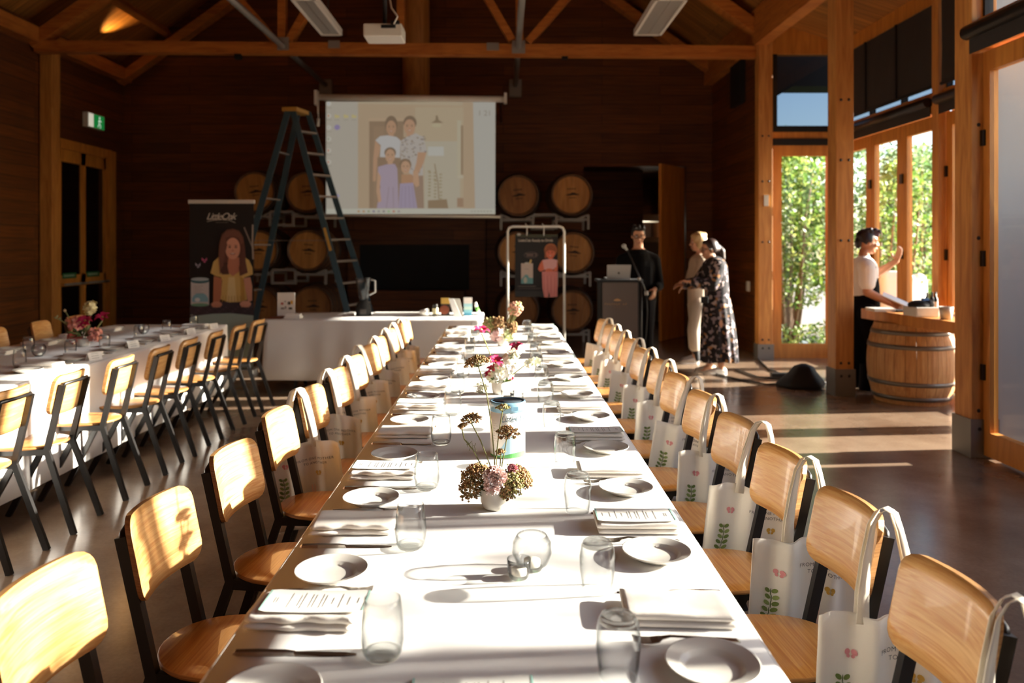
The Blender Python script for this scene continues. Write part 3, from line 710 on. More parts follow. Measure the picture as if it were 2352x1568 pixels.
def mk_strap(u, side, front):
    # a band from the bag's mouth up over the chair corner (0,0,+.23)
    x0 = (u-.5)*.335; yb = -.012 if front else .012; pts = []
    mb = MB(); wd = .026
    def band(path, nrm):
        vs = []; fs = []
        for p, t in path:
            vs += [p-t*wd/2, p+t*wd/2]
        for i in range(len(path)-1): fs.append((2*i,2*i+1,2*i+3,2*i+2))
        mb.add(vs, fs, 0, CREAM, True)
    return band, mb
BAGS = {}
def bag_proto(seed):
    if seed in BAGS: return BAGS[seed]
    b, p = mk_bag(seed, 1); strap = MB(); wd = .030
    # two handles, each a loop from the mouth over the corner: a front (camera side) and a rear strand
    for off, tilt in ((-.006,0),(.012,.02)):
        path = []
        A = Vector((-.060,off,-.03)); Bp = Vector((.060,off+.004,-.03)); top = .225+tilt*.1
        prof = [(-.060,-.03),(-.058,.04),(-.045,.12),(-.028,.19),(-.012,.222),(.006,.230),(.022,.222),(.036,.185),(.050,.11),(.060,.04),(.062,-.03)]
        vs = []; fs = []
        for i, (x, zq) in enumerate(prof):
            yy = off+(.045 if zq > .18 else .045*max(0,(zq+.03)/.21)**1.5); tw = max(0, min(1,(zq+.03)/.2))
            # near the top the band turns to lie across the corner (width along y); at the mouth it lies flat (width along x)
            dx, dy = math.cos(tw*.75)*wd/2, math.sin(tw*.75)*wd/2
            vs += [(x-dx,yy-dy,zq),(x+dx,yy+dy,zq)]
        for i in range(len(prof)-1): fs.append((2*i,2*i+1,2*i+3,2*i+2))
        strap.add(vs, fs, 0, hx('#e4d9c4'), True)
    BAGS[seed] = (b.mesh('bag_body', M_CANVAS, weld=True), p.mesh('bag_print', M_PAINT), strap.mesh('bag_strap', M_CANVAS))
    return BAGS[seed]
KRAFT = None
def hang_bag(x, y, ztop, tilt, seed, label, group, mirror=1, yaw=0):
    a, p, s = bag_proto(seed)
    o = thing('tote_bag', label, 'bag', (x,y,ztop), yaw, group); o.rotation_euler = (0,R(tilt),yaw)
    for me, nm in ((a,'bag_body'),(p,'printed_picture'),(s,'strap')):
        c = bpy.data.objects.new(nm, me); COL.objects.link(c); c.parent = o
        if nm != 'printed_picture' and me.materials[0] == M_CANVAS:
            md = c.modifiers.new('thickness','SOLIDIFY'); md.thickness = .0016
    return o
for i, y in enumerate(RCH):
    hang_bag(.910+rj.uniform(-.008,.008), y-.195, .622+rj.uniform(-.006,.006), 7+rj.uniform(-4,4), i%3, 'printed cream cotton bag hanging on the %s right-hand chair from the camera' % ORD[i], 'cotton bags on the right-hand chairs', yaw=R(rj.uniform(-6,6)))
for i, y in enumerate(LCH):
    if i >= 4: hang_bag(-.910+rj.uniform(-.008,.008), y-.195, .622, -6+rj.uniform(-4,4), i%3, 'printed cream cotton bag hanging on the %s left-hand chair from the camera' % ORD[i], 'cotton bags on the left-hand chairs', yaw=R(rj.uniform(-6,6)))
# ================================================================ flowers, tins and glass lights on the main table
STEM = hx('#6b6a35')
def pot(x, y, z, d, h, label, name='flower_arrangement', group='flower pots on the tables'):
    o = thing(name, label, 'flowers', (x,y,z), 0, group, world=True); r = d/2
    MB().lathe([(0,.0),(r*.66,0),(r*.80,h*.08),(r*.93,h*.35),(r,h*.97),(r*.985,h),(r*.94,h*.97),(r*.88,h*.4),(r*.7,h*.86),(0,h*.86)], 32, (x,y,z)).build('pot', M_POT, o)
    return o
def stem(o, pts, r=.0022, col=STEM):
    MB().tube(pts, r, 6, 0, col).build('stem', M_PAINT, o)
def umbel(o, c, rad, seed, cols, tilt=(0,0), dome=.45, base=None, n=26, name='umbel_flower', fl=.0032):
    rnd = random.Random(seed); mb = MB(); c = Vector(c); M = Euler((tilt[0],tilt[1],0)).to_matrix()
    b = Vector(base) if base is not None else c-M @ Vector((0,0,rad*.75))
    for i in range(n):
        a = i*2.39996; rr_ = rad*math.sqrt((i+.5)/n); p = c+M @ Vector((rr_*math.cos(a), rr_*math.sin(a), dome*rad*(1-(rr_/rad)**2)-rad*.12*(rr_/rad)**4))
        mb.tube([b, b.lerp(p,.6)+M @ Vector((0,0,-.1*rad)), p], .0007, 4, 0, STEM)
        u = rad*.19
        for q in range(12):
            d = Vector((rnd.gauss(0,1),rnd.gauss(0,1),rnd.gauss(0,.55))); d = M @ (d*u*.55)
            mb.octa(p+d, fl*rnd.uniform(.7,1.25), 0, rnd.choice(cols))
    mb.build(name, M_PAINT, o)
def carnation(o, c, rad, seed, cols, face=(0,-1,.3), name='carnation', n=150):
    rnd = random.Random(seed); mb = MB(); c = Vector(c)
    for i in range(n):
        t = rnd.uniform(0,2*math.pi); u = rnd.uniform(-.75,1); d = Vector((math.sqrt(1-u*u)*math.cos(t),math.sqrt(1-u*u)*math.sin(t),u))
        a = d.orthogonal().normalized(); a.rotate(Matrix.Rotation(rnd.uniform(0,6.28),3,d)); b = d.cross(a); wv = rad*rnd.uniform(.28,.42); k = rad*rnd.uniform(.62,.98)
        p0 = c+d*k*.35; col = rnd.choice(cols); jag = rad*.08
        pts = [p0-a*wv*.3, p0+a*wv*.3, c+d*k+a*wv+b*jag, c+d*(k+jag)+a*wv*.5-b*jag, c+d*(k-jag)+b*jag*1.4, c+d*(k+jag)-a*wv*.5-b*jag, c+d*k-a*wv+b*jag]
        mb.add(pts, [(0,1,2,3),(0,3,4),(0,4,5),(0,5,6)], 0, col, True)
    mb.build(name, M_PAINT, o)
def lily(o, c, rad, seed, col, up=(0,0,1), name='petal_flower', core=None):
    rnd = random.Random(seed); mb = MB(); c = Vector(c); up = Vector(up).normalized(); a0 = up.orthogonal().normalized()
    for i in range(6):
        d = a0.copy(); d.rotate(Matrix.Rotation(i*math.pi/3+rnd.uniform(-.2,.2),3,up)); s = d.cross(up); L = rad*rnd.uniform(.8,1.1)
        pr = [(0,.08,0),(.3,.24,.42),(.62,.28,.62),(.9,.14,.5),(1.05,.02,.36)]
        vs = []
        for x, wv, zq in pr: q = c+d*x*L+up*zq*L; vs += [q-s*wv*L, q-up*.05*L, q+s*wv*L]
        fs = []
        for k in range(4):
            for m_ in range(2): q = k*3+m_; fs.append((q,q+1,q+4,q+3))
        mb.add(vs, fs, 0, col, True)
    mb.ball(c+up*rad*.25, rad*.16, 8, 6, 0, core or hx('#e8cf7a'))
    mb.build(name, M_PAINT, o)
def cluster(o, c, rad, seed, cols, n=60, fl=.008, name='blossom_cluster', sq=1.0):
    rnd = random.Random(seed); mb = MB(); c = Vector(c)
    for i in range(n):
        d = Vector((rnd.gauss(0,1),rnd.gauss(0,1),rnd.gauss(0,1)*sq)).normalized()*rad*rnd.uniform(.35,1); p = c+d; f = fl*rnd.uniform(.7,1.2); nrm = d.normalized(); a = nrm.orthogonal().normalized(); b = nrm.cross(a); col = rnd.choice(cols)
        for k in range(4):
            t = k*math.pi/2+rnd.uniform(0,.6); e = a*math.cos(t)+b*math.sin(t); s = nrm.cross(e)
            mb.add([p, p+e*f*.7-s*f*.5+nrm*f*.2, p+e*f*1.2+nrm*f*.35, p+e*f*.7+s*f*.5+nrm*f*.2], [(0,1,2,3)], 0, col, True)
    mb.build(name, M_PAINT, o)
def leaves(o, c, rad, seed, cols, n=40, L=.03, name='foliage', upb=.5):
    rnd = random.Random(seed); mb = MB(); c = Vector(c)
    for i in range(n):
        d = Vector((rnd.gauss(0,1),rnd.gauss(0,1),abs(rnd.gauss(0,1))*upb+.1)).normalized(); p = c+d*rad*rnd.uniform(.1,1); s = d.orthogonal().normalized()*L*.16
        mb.add([p,p+d*L*.5-s,p+d*L,p+d*L*.5+s], [(0,1,2,3)], 0, rnd.choice(cols), True)
    mb.build(name, M_PAINT, o)
BRN = [hx(c) for c in ('#8a6038','#98703f','#a87e52','#745832','#b08c5e','#94824c')]
BRNP = [hx(c) for c in ('#8a5140','#7d5632','#a2655a','#6f4a2c','#94704a')]
GRNB = [hx(c) for c in ('#8f8a4a','#a39a5c','#77743a','#b5a878','#8a6a44')]
PNK = [hx(c) for c in ('#fde0d8','#ffece6','#f8cfc8','#fff4ee','#fbd9d2')]
HOT = hx('#c31a52'); HOT2 = hx('#d8436f'); WH = [hx(c) for c in ('#f2efe6','#e9e6d6','#f6f3ec','#dfe3c4')]
Y1 = 2.225; z = TZ+.0008
o = pot((1138-VX)/F*Y1, Y1, z, .090, .058, 'white pot of dried lace flowers and a pale pink carnation on the main table')
p = lambda px, py, dy=0: P(px, py, Y1+dy)
umbel(o, p(1087,1092,.0), .040, 1, BRN, (.5,-.5), base=p(1128,1128)); umbel(o, p(1080,1122,-.02), .030, 2, BRN, (.9,-.5), base=p(1125,1135)); umbel(o, p(1102,1083,.03), .030, 3, BRN, (.2,-.3), base=p(1130,1128))
umbel(o, p(1192,1088,.02), .036, 4, BRNP+GRNB, (.3,.5), base=p(1150,1128)); umbel(o, p(1178,1108,-.02), .036, 5, GRNB, (.9,.3), base=p(1148,1130)); umbel(o, p(1205,1100,.0), .028, 6, BRN, (.5,.8), base=p(1150,1128)); umbel(o, p(1165,1128,-.035), .024, 7, BRN+GRNB, (1.0,.2), base=p(1145,1135))
carnation(o, p(1138,1096,-.03), .036, 8, PNK, name='carnation'); carnation(o, p(1131,1117,-.040), .026, 9, PNK); carnation(o, p(1178,1077,.0), .016, 10, [hx('#c98a92'),hx('#d79aa0')])
leaves(o, p(1138,1120), .035, 11, [hx('#5d6330'),hx('#4c5228')], 40, .03)
for k, (bx, by, pts, c, rad, cols, tl) in enumerate((
    (1126,1068, [(1136,1125),(1125,1066),(1104,1012),(1083,972)], (1081,962), .028, BRN, (.2,-.2)),
    (1138,1068, [(1138,1125),(1136,1060),(1130,985),(1118,905),(1099,842)], (1095,833), .036, GRNB[2:]+BRN, (-.1,-.25)),
    (1141,1068, [(1140,1125),(1140,1050),(1145,1000),(1154,945)], (1156,936), .018, GRNB, (.2,0)),
    (1153,1068, [(1144,1125),(1153,1068),(1160,1030),(1165,1000)], (1166,993), .031, BRN, (.35,.1)),
    (1103,1065, [(1132,1125),(1104,1066),(1086,1032),(1066,1008),(1061,985)], (1062,978), .012, BRN, (.3,-.2)),
    (1149,1066, [(1142,1125),(1149,1066),(1150,1045)], (1149,1037), .012, BRN, (.2,0)))):
    stem(o, [P(a, b, Y1+.012*(i-1)) for i, (a, b) in enumerate(pts)], .0017)
    if k == 1: umbel(o, P(c[0],c[1],Y1+.04), rad, 20+k, cols, tl, .5, P(*pts[-1],Y1+.04), 30)
    else: umbel(o, P(c[0],c[1],Y1+.012*(len(pts)-2)), rad, 20+k, cols, tl, .4, P(pts[-1][0],pts[-1][1],Y1+.012*(len(pts)-2)), 22 if rad > .02 else 10)
mb = MB(); rnd = random.Random(31)
for q in range(12):
    a = P(1086+rnd.uniform(-12,10),1032+rnd.uniform(-12,8),Y1+.01); mb.tube([a,a+Vector((rnd.uniform(-.012,.012),0,rnd.uniform(.006,.016)))],.0007,4,0,STEM)
mb.build('foliage', M_PAINT, o)
Y2 = 3.95; o = pot((1148-VX)/F*Y2, Y2, z, .086, .062, 'white pot of white sweet peas and hot pink blooms in mid table')
p = lambda px, py, dy=0: P(px, py, Y2+dy)
leaves(o, p(1148,876), .04, 41, [hx('#4f7a2f'),hx('#3f6426'),hx('#6d9440')], 90, .035)
for k, (cx, cy, rad, n) in enumerate(((1155,850,.055,60),(1172,830,.045,45),(1165,868,.045,40),(1140,862,.04,36),(1180,812,.03,26),(1128,868,.03,22),(1215,832,.022,16),(1232,830,.016,12),(1108,892,.03,20))):
    cluster(o, p(cx,cy,(k%3-1)*.03), rad, 50+k, WH, n, .016)
for k, (cx, cy, rad) in enumerate(((1137,833,.045),(1133,850,.036),(1141,842,.03),(1186,800,.040),(1123,862,.025),(1174,872,.022))):
    lily(o, p(cx,cy,-.03 if k not in (3,) else 0), rad, 60+k, (HOT,HOT2)[k%2], (random.Random(k).uniform(-.5,.5),-.5,1))
for pts in ([(1148,880),(1135,838),(1120,798),(1106,766)], [(1150,880),(1165,845),(1180,806)], [(1152,880),(1180,858),(1210,835)]):
    stem(o, [p(a,b) for a, b in pts], .0028, hx('#8a8f4e'))
lily(o, p(1104,763), .050, 70, HOT, (.2,-.3,1))
Y3 = 5.84; o = pot((1154-VX)/F*Y3, Y3, z, .086, .06, 'white pot of dusky scabious and hydrangea at the far end of the main table')
p = lambda px, py, dy=0: P(px, py, Y3+dy)
for k, (cx, cy, rad, cols) in enumerate(((1143,768,.065,[hx('#c9a3a0'),hx('#d7b6ae')]),(1165,768,.06,[hx('#c8cf9a'),hx('#b4bf80'),hx('#dfe0c0')]),(1153,762,.06,[hx('#d8cdb8'),hx('#c4b89a')]))):
    cluster(o, p(cx,cy,(k-1)*.02), rad, 80+k, cols, 60, .018)
for k, (cx, cy, rad, cols) in enumerate(((1143,745,.055,BRN),(1124,745,.05,[hx('#b89a6a'),hx('#8c9050')]),(1175,752,.045,BRN),(1185,708,.050,[hx('#e3ae92'),hx('#d99b80'),hx('#a9b070')]))):
    umbel(o, p(cx,cy), rad, 90+k, cols, (1.2,.1), .3, p(1155,772), 26, 'scabious_flower', .009)
stem(o, [p(1160,772),(p(1166,745)),p(1172,722),p(1183,710)], .004, hx('#a58a5a'))
# formula tin
YT = 2.80
def tin(x, y, z, r, h, label):
    o = thing('formula_tin', label, 'tin', (x,y,z), 0, None, world=True); C = Vector((x,y,z))
    W_ = hx('#eeebe2'); BL = hx('#8fb6c9'); GR = hx('#4f9a4e')
    MB().lathe([(0,0),(r*.97,0),(r,.004),(r,h*.84),(0,h*.84)], 48, C, 0, W_).build('tin_body', M_GLOSSP, o)
    MB().lathe([(r*1.0,h*.82),(r*1.035,h*.825),(r*1.035,h*.97),(r*1.0,h),(r*.9,h),(r*.88,h*.985),(0,h*.985)], 48, C, 0, hx('#6f93a6')).build('lid', M_GLOSSP, o)
    MB().lathe([(r*.0,h*.99),(r*.86,h*.99),(r*.86,h*.985)], 40, C, 0, hx('#3a4248')).build('lid_top', M_GLOSSP, o)
    def S(u, v, off=.0008): a = u/r; return C+Vector((math.sin(a)*(r+off), -math.cos(a)*(r+off), v))
    d = MB()
    d.text('LittleOak', lambda a, b: S(a+.024, h*.71+b), .031, 0, hx('#5b6b72'), .32, 'CENTER', .86)
    sw = [(-.038+.086*i/10, h*.645+.012*math.sin(i*.32)) for i in range(11)]
    for a, b in zip(sw, sw[1:]): d.poly([S(a[0]+.024-.005,a[1]),S(b[0]+.019,b[1]),S(b[0]+.019,b[1]+.0016),S(a[0]+.019,a[1]+.0016)],0,hx('#5b6b72'))
    for i in range(24):                             # green ground, pale hill and cloud of the printed scene
        a, b = -.08+i*.0067, -.08+(i+1)*.0067
        g = lambda t: h*(.075+.035*math.sin(t*30))
        d.poly([S(a,.002),S(b,.002),S(b,g(b)),S(a,g(a))],0,GR)
        f = lambda t: max(g(t), h*(.12+.30*math.exp(-((t-.012)/.03)**2)))
        if -.035 < a < .06: d.poly([S(a,g(a),.0006),S(b,g(b),.0006),S(b,f(b),.0006),S(a,f(a),.0006)],0,hx('#a9cfe0'))
    for k in range(9): d.poly([S(-.058,h*(.30+.045*k)),S(-.036-.006*(k%3),h*(.30+.045*k)),S(-.036-.006*(k%3),h*(.307+.045*k)),S(-.058,h*(.307+.045*k))],0,hx('#b7b3aa'))
    d.poly([S(.056,h*.60),S(.064,h*.60),S(.066,h*.81),S(.056,h*.81)],0,BL)
    d.build('printed_label', M_GLOSSP, o)
    mb = MB(); mb.poly([S(-.004+.016,h*.86,r*.04+.001),S(.014+.022,h*.86,r*.04+.001),S(.036,h*.93,r*.04+.001),S(.012,h*.93,r*.04+.001)],0,hx('#4f6f80')); mb.build('lid_clip', M_GLOSSP, o)
    return o
tin((1166-VX)/F*YT, YT, z, .0625, .193, 'white formula tin with a blue lid standing on the main table behind the nearest flowers')
# little glass tealight holders
M_WAX = mat('candle_wax', '#e9e2d2', .5)
ME_VOT = MB().lathe([(.024,.004),(.029,.02),(.030,.048),(.0285,.0485),(.0275,.02)], 24).mesh('holder_wall', M_GLASS)
ME_VOTB = MB().lathe([(0,0),(.022,0),(.0255,.006),(.024,.0085),(0,.0085)], 20).mesh('holder_base', M_BASEG)
ME_GLOBE = MB().lathe([(.020,.002),(.036,.015),(.046,.04),(.044,.063),(.034,.080),(.0325,.0795),(.042,.062),(.044,.04),(.034,.0165),(.018,.005)], 28).mesh('globe_wall', M_GLASS)
ME_WAX = MB().lathe([(0,0),(.0185,0),(.019,.002),(.019,.014),(0,.0135)], 18).mesh('tealight', M_WAX)
def votive(x, y, zz, globe, label, sc=1.0):
    o = thing('candle_holder', label, 'candle holder', (x,y,zz), 0, 'glass candle holders on the tables')
    for me, nm, dz in ((ME_GLOBE if globe else ME_VOT,'holder_glass',0),(ME_VOTB,'holder_base',0),(ME_WAX,'tealight',.009)):
        c = bpy.data.objects.new(nm, me); COL.objects.link(c); c.parent = o; c.location = (0,0,dz*sc); c.scale = (sc,)*3
    return o
votive((1192-VX)/F*1.755, 1.755, z, False, 'straight clear glass candle holder beside the round one, main table front', .9)
votive((1222-VX)/F*1.79, 1.80, z, True, 'round clear glass candle holder nearest the camera, main table')
votive((1166-VX)/F*3.76, 3.76, z, False, 'left of two clear glass candle holders behind the formula tin', 1.1)
votive((1187-VX)/F*3.70, 3.70, z, False, 'right of two clear glass candle holders behind the formula tin', 1.1)
# ================================================================ left table
ZL = TZ+.0008
for i, (px, py, fl) in enumerate(((45,843,False),(66,808,True),(162,815,True),(240,801,True),(319,776,True),(383,763,False),(445,748,False),(168,800,False))[:7]):
    Y = F*(CZ-ZL)/(py-VY); tumbler((px-VX)/F*Y, Y, ZL, fl, ('upright tumbler nearest the camera','upturned tumbler left of the round candle holder','upturned tumbler left of the flower pot','upturned tumbler right of the flower pot','upturned tumbler in mid table','tumbler right of mid table','last tumbler by the banner')[i]+' on the left table', 'tumblers on the left table')
for i, (px, py, gl) in enumerate(((89,818,True),(330,766,True))):
    Y = F*(CZ-ZL)/(py-VY); votive((px-VX)/F*Y, Y, ZL, gl, ('round glass candle holder left of the flowers, left table','round glass candle holder behind a tumbler, left table')[i])
PLC = ['nearest','second','third','fourth','fifth','sixth','farthest']
for i, y in enumerate((4.62,5.10,5.62,6.10,6.58,7.02)):
    place(ME_PLATE, 'side_plate', (-2.80+rj.uniform(-.01,.01),y,ZL), 0, 'white side plate on the aisle side of the left table, %s from the camera' % PLC[i], 'plate', 'side plates on the left table')
    place(ME_FORK, 'fork', (-2.84,y+.1,ZL), R(180), 'steel fork on the aisle side of the left table, %s from the camera' % PLC[i], 'fork', 'forks on the left table')
    place(ME_NAP[i%3], 'folded_napkin', (-2.84,y+.21,ZL), R(180), 'white folded napkin on the aisle side of the left table, %s from the camera' % PLC[i], 'napkin', 'napkins on the left table')
    place(ME_KNIFE, 'table_knife', (-2.82,y+.32,ZL), R(180), 'dark knife on the aisle side of the left table, %s from the camera' % PLC[i], 'knife', 'knives on the left table')
for i, y in enumerate((5.6,6.1,6.6,7.1)):
    place(ME_PLATE, 'side_plate', (-3.52,y,ZL), 0, 'white side plate on the wall side of the left table, %s from the camera' % PLC[i], 'plate', 'side plates on the left table')
    place(ME_NAP[i%3], 'folded_napkin', (-3.50,y-.2,ZL), 0, 'white folded napkin on the wall side of the left table, %s from the camera' % PLC[i], 'napkin', 'napkins on the left table')
def mk_card():
    mb = MB(); mb.loft([[(-.045,-.022,.0),(.045,-.022,0),(.045,-.021,0),(-.045,-.021,0)],[(-.045,-.001,.05),(.045,-.001,.05),(.045,.001,.05),(-.045,.001,.05)],[(-.045,.021,0),(.045,.021,0),(.045,.022,0),(-.045,.022,0)]],0,CARD,False)
    for k in range(3): mb.poly([(-.025,-.0225+.006*(k+1)-.0008,.014*(k+1)-.003),(.025,-.0225+.006*(k+1)-.0008,.014*(k+1)-.003),(.025,-.0225+.006*(k+1)-.0005,.014*(k+1)),(-.025,-.0225+.006*(k+1)-.0005,.014*(k+1))],0,INK)
    return mb.mesh('place_card', M_PAINT)
ME_PC = mk_card()
for i, (px, py) in enumerate(((216,826),(304,798),(377,783),(437,768),(490,755))):
    Y = F*(CZ-ZL)/(py-VY); place(ME_PC, 'place_card', ((px-VX)/F*Y,Y,ZL), R(60), 'folded white place card on the left table edge, %s from the camera' % PLC[i], 'place card', 'place cards on the left table')
YF1 = F*(CZ-ZL)/(795-VY); o = pot((192-VX)/F*YF1, YF1, ZL, .092, .06, 'white pot of pink and coral blooms on the left table')
p = lambda px, py, dy=0: P(px, py, YF1+dy)
leaves(o, p(190,772), .07, 101, [hx('#5a6a33'),hx('#45532a'),hx('#7a7a48')], 120, .05)
for k, (cx, cy, rad, cols) in enumerate(((176,742,.07,[hx('#e39a8c'),hx('#d9796b'),hx('#edb5a5')]),(174,774,.05,[hx('#d9796b'),hx('#cf6a5c')]),(218,768,.05,[hx('#e39a8c'),hx('#dd8a6f')]))):
    cluster(o, p(cx,cy), rad, 110+k, cols, 60, .022)
for k, (cx, cy, rad) in enumerate(((197,740,.06),(192,750,.05),(237,732,.055))): lily(o, p(cx,cy,-.04), rad, 120+k, hx('#b0124a'), (0,-.6,1))
cluster(o, p(209,708), .05, 130, [hx('#e6dcae'),hx('#d6c98e')], 60, .02, 'blossom_cluster', 1.3)
for pts in ([(195,775),(203,745),(209,715)],[(205,775),(225,750),(236,735)],[(185,775),(160,750),(140,735),(124,728)],[(185,775),(170,745),(158,728),(149,713)]):
    stem(o, [p(a,b) for a, b in pts], .004, hx('#9aa06a'))
mb = MB(); rnd = random.Random(9)
for q in range(14): t = rnd.random(); mb.octa(p(124+60*t+rnd.uniform(-3,3),728+30*t+rnd.uniform(-8,2)), .010, 0, hx('#a9b184'))
mb.octa(p(149,713),.014,0,hx('#c8b48a')); mb.build('buds', M_PAINT, o)
# ================================================================ serving table things
ZC = .7535
def onC(px, Y): return (px-VX)/F*Y
Yc = 8.22
o = thing('recipe_sign', 'white upright sign with four food pictures at the left of the serving table', 'sign', (onC(657,Yc),Yc,ZC), world=True)
x0, x1 = onC(637,Yc), onC(677,Yc); MB().b2((x0,Yc,ZC),(x1,Yc+.012,P(0,672,Yc).z),0,hx('#ece6da')).b2((x0+.01,Yc,ZC),(x1-.01,Yc+.1,ZC+.006),0,hx('#ece6da')).build('panel', M_PAINT, o)
mb = MB()
for px, py, wx, wy, c in ((648,697,6,5,'#c05a4a'),(655,692,4,2,'#7d7468'),(649,708,8,4,'#8f8578'),(656,706,3,6,'#8f8578'),(664,696,6,7,'#4a4030'),(670,694,5,8,'#d6a22c'),(667,708,8,5,'#4b4634')):
    a = P(px-wx/2,py-wy/2,Yc-.001); b = P(px+wx/2,py+wy/2,Yc-.001); mb.poly([(a.x,a.y,b.z),(b.x,a.y,b.z),(b.x,a.y,a.z),(a.x,a.y,a.z)],0,hx(c))
mb.build('food_pictures', M_PAINT, o)
mb = MB().b2((onC(655,8.05),8.0,ZC),(onC(692,8.05),8.12,ZC+.022),0,hx('#e9e5db')).b2((onC(657,8.05),8.01,ZC+.022),(onC(690,8.05),8.11,ZC+.045),0,hx('#f1eee6'))
tag(mb.build('paper_stack', M_PAINT, None, (onC(673,8.05),8.06,ZC), .002), 'short white paper stack in front of the food sign, serving table', 'papers')
tag(MB().b2((onC(622,8.1),7.99,ZC),(onC(652,8.1),8.2,ZC+.012),0,hx('#7a3f1c')).build('wooden_board', M_PAINT, None, (onC(637,8.1),8.1,ZC), .003), 'thin brown board lying at the left end of the serving table', 'board')
# blender
Yb = 8.35; bx_ = onC(835,Yb); o = thing('countertop_blender', 'black blender with a clear jug on the serving table', 'blender', (bx_,Yb,ZC), world=True)
zt = P(0,638,Yb).z; zb = P(0,690,Yb).z
MB().loft([[(bx_+q*math.cos(t),Yb+q*math.sin(t),zz) for t in [2*math.pi*k/12 for k in range(12)]] for q, zz in ((.085,ZC),(.085,ZC+.03),(.075,ZC+.11),(.05,zb),(.045,zb+.01))]).build('motor_base', M_DARK, o)
MB().lathe([(.042,zb+.01),(.05,zb+.02),(.085,zt-.01),(.088,zt),(.083,zt),(.047,zb+.025),(.0,zb+.02)], 20, (bx_,Yb,0)).build('jug', M_GLASS, o)
MB().tube([(bx_+.08,Yb,zt-.02),(bx_+.125,Yb,zt-.03),(bx_+.125,Yb,zb+.09),(bx_+.062,Yb,zb+.06)],.009,8,0,hx('#d9d9d4')).build('jug_handle', M_GLOSSP, o)
MB().box((bx_+.01,Yb-.083,ZC+.05),(.06,.006,.05),None,0,hx('#3a3430')).build('control_panel', M_GLOSSP, o)
def item(name, label, cat, mb, mats, x, y, group=None): return tag(mb.build(name, mats, None, (x,y,ZC)), label, cat, group)
Yi = 8.3
x = onC(974,Yi); item('paper_cup', 'small white paper cup lying on its side, serving table', 'cup', MB().lathe([(0,0),(.027,0),(.037,.085),(.034,.085),(.025,.004),(0,.004)],18,(0,0,0),0,hx('#ece8de'),True,Matrix.Translation((x-.035,Yi,ZC+.037)) @ Euler((0,R(82),R(-15))).to_matrix().to_4x4()), M_PAINT, x, Yi)
x = onC(1000,Yi); o = thing('glass_jar', 'dark jar with a pale label on the serving table', 'jar', (x,Yi,ZC), world=True)
MB().lathe([(0,0),(.03,0),(.031,.005),(.031,.09),(.024,.105),(0,.105)],18,(x,Yi,ZC),0,hx('#2a2418')).build('jar_body', M_GLOSSP, o); MB().lathe([(0,.128),(.026,.128),(.027,.104),(0,.104)],18,(x,Yi,ZC),0,hx('#14110e')).build('lid', M_GLOSSP, o); MB().lathe([(.0315,.025),(.0315,.085)],18,(x,Yi,ZC),0,hx('#b5ab86')).build('label_band', M_PAINT, o)
def carton(px0, px1, pytop, Y, cols, label, name='food_packet', lean=0):
    x0, x1 = onC(px0,Y), onC(px1,Y); zt = P(0,pytop,Y).z; o = thing(name, label, 'packet', ((x0+x1)/2,Y,ZC), world=True); H = zt-ZC
    mb = MB(); k = len(cols)
    for i, c in enumerate(cols): mb.loft([[(x0+lean*f,Y,ZC+H*f),(x1+lean*f,Y,ZC+H*f),(x1+lean*f,Y+.07*(1-.5*f),ZC+H*f),(x0+lean*f,Y+.07*(1-.5*f),ZC+H*f)] for f in (i/k,(i+1)/k)],0,hx(c),False)
    mb.build('packet_body', M_PAINT, o); return o
o = carton(1013,1032,684,8.32,['#232020','#232020','#3a2018','#232020','#c9a04a','#c9a04a'],'black and yellow food packet on the serving table'); 
MB().lathe([(0,0),(.05,0)],16,(0,0,0),0,hx('#7a3a22'),True,Matrix.Translation((onC(1021,8.32),8.316,ZC+.065)) @ Euler((R(90),0,0)).to_matrix().to_4x4()).build('printed_bowl', M_PAINT, o)
x = onC(1040,8.22); o = thing('leaflet_holder', 'white leaflets leaning in a holder on the serving table', 'leaflets', (x,8.22,ZC), world=True)
xa, xb = onC(1044,8.2), onC(1061,8.2); MB().prism([(xa,8.15,ZC),(xb,8.15,ZC),(onC(1044,8.2)-.01,8.22,P(0,686,8.2).z),(onC(1030,8.2),8.22,P(0,686,8.2).z)],(0,.012,0),0,hx('#eceae4')).build('leaflet', M_PAINT, o)
MB().prism([(xb-.03,8.2,ZC),(xb+.02,8.2,ZC),(onC(1050,8.2)+.02,8.27,P(0,687,8.2).z),(onC(1037,8.2),8.27,P(0,687,8.2).z)],(0,.012,0),0,hx('#b8b2a6')).build('leaflet', M_PAINT, o)
o = carton(1065,1084,683,8.34,['#3f7f9a','#6fa3b0','#a9bdb4','#8fb8c0','#cfc6bf','#d9d0c8'],'blue and white drink carton at the right of the serving table')
x = onC(1092,8.2); item('marker_pen', 'green and white marker leaning at the right end of the serving table', 'pen', MB().tube([(x+.06,8.2,ZC+.01),(x+.015,8.22,ZC+.09)],.014,10,0,hx('#ece8e0')).tube([(x+.03,8.213,ZC+.063),(x+.012,8.221,ZC+.10)],.0165,10,0,hx('#5fae3c')).tube([(x+.012,8.221,ZC+.10),(x-.002,8.23,ZC+.15)],.015,10,0,hx('#ece8e0')), M_GLOSSP, x, 8.2)
for i, (px0, px1) in enumerate(((797,815),(858,967))):
    item('paper_sheet', ('small white sheet by the ladder foot on the serving table','long white papers beside the blender on the serving table')[i], 'papers', MB().b2((onC(px0,8.45),8.38,ZC),(onC(px1,8.45),8.6,ZC+.02),0,hx('#efece4')), M_PAINT, onC((px0+px1)/2,8.45), 8.45)
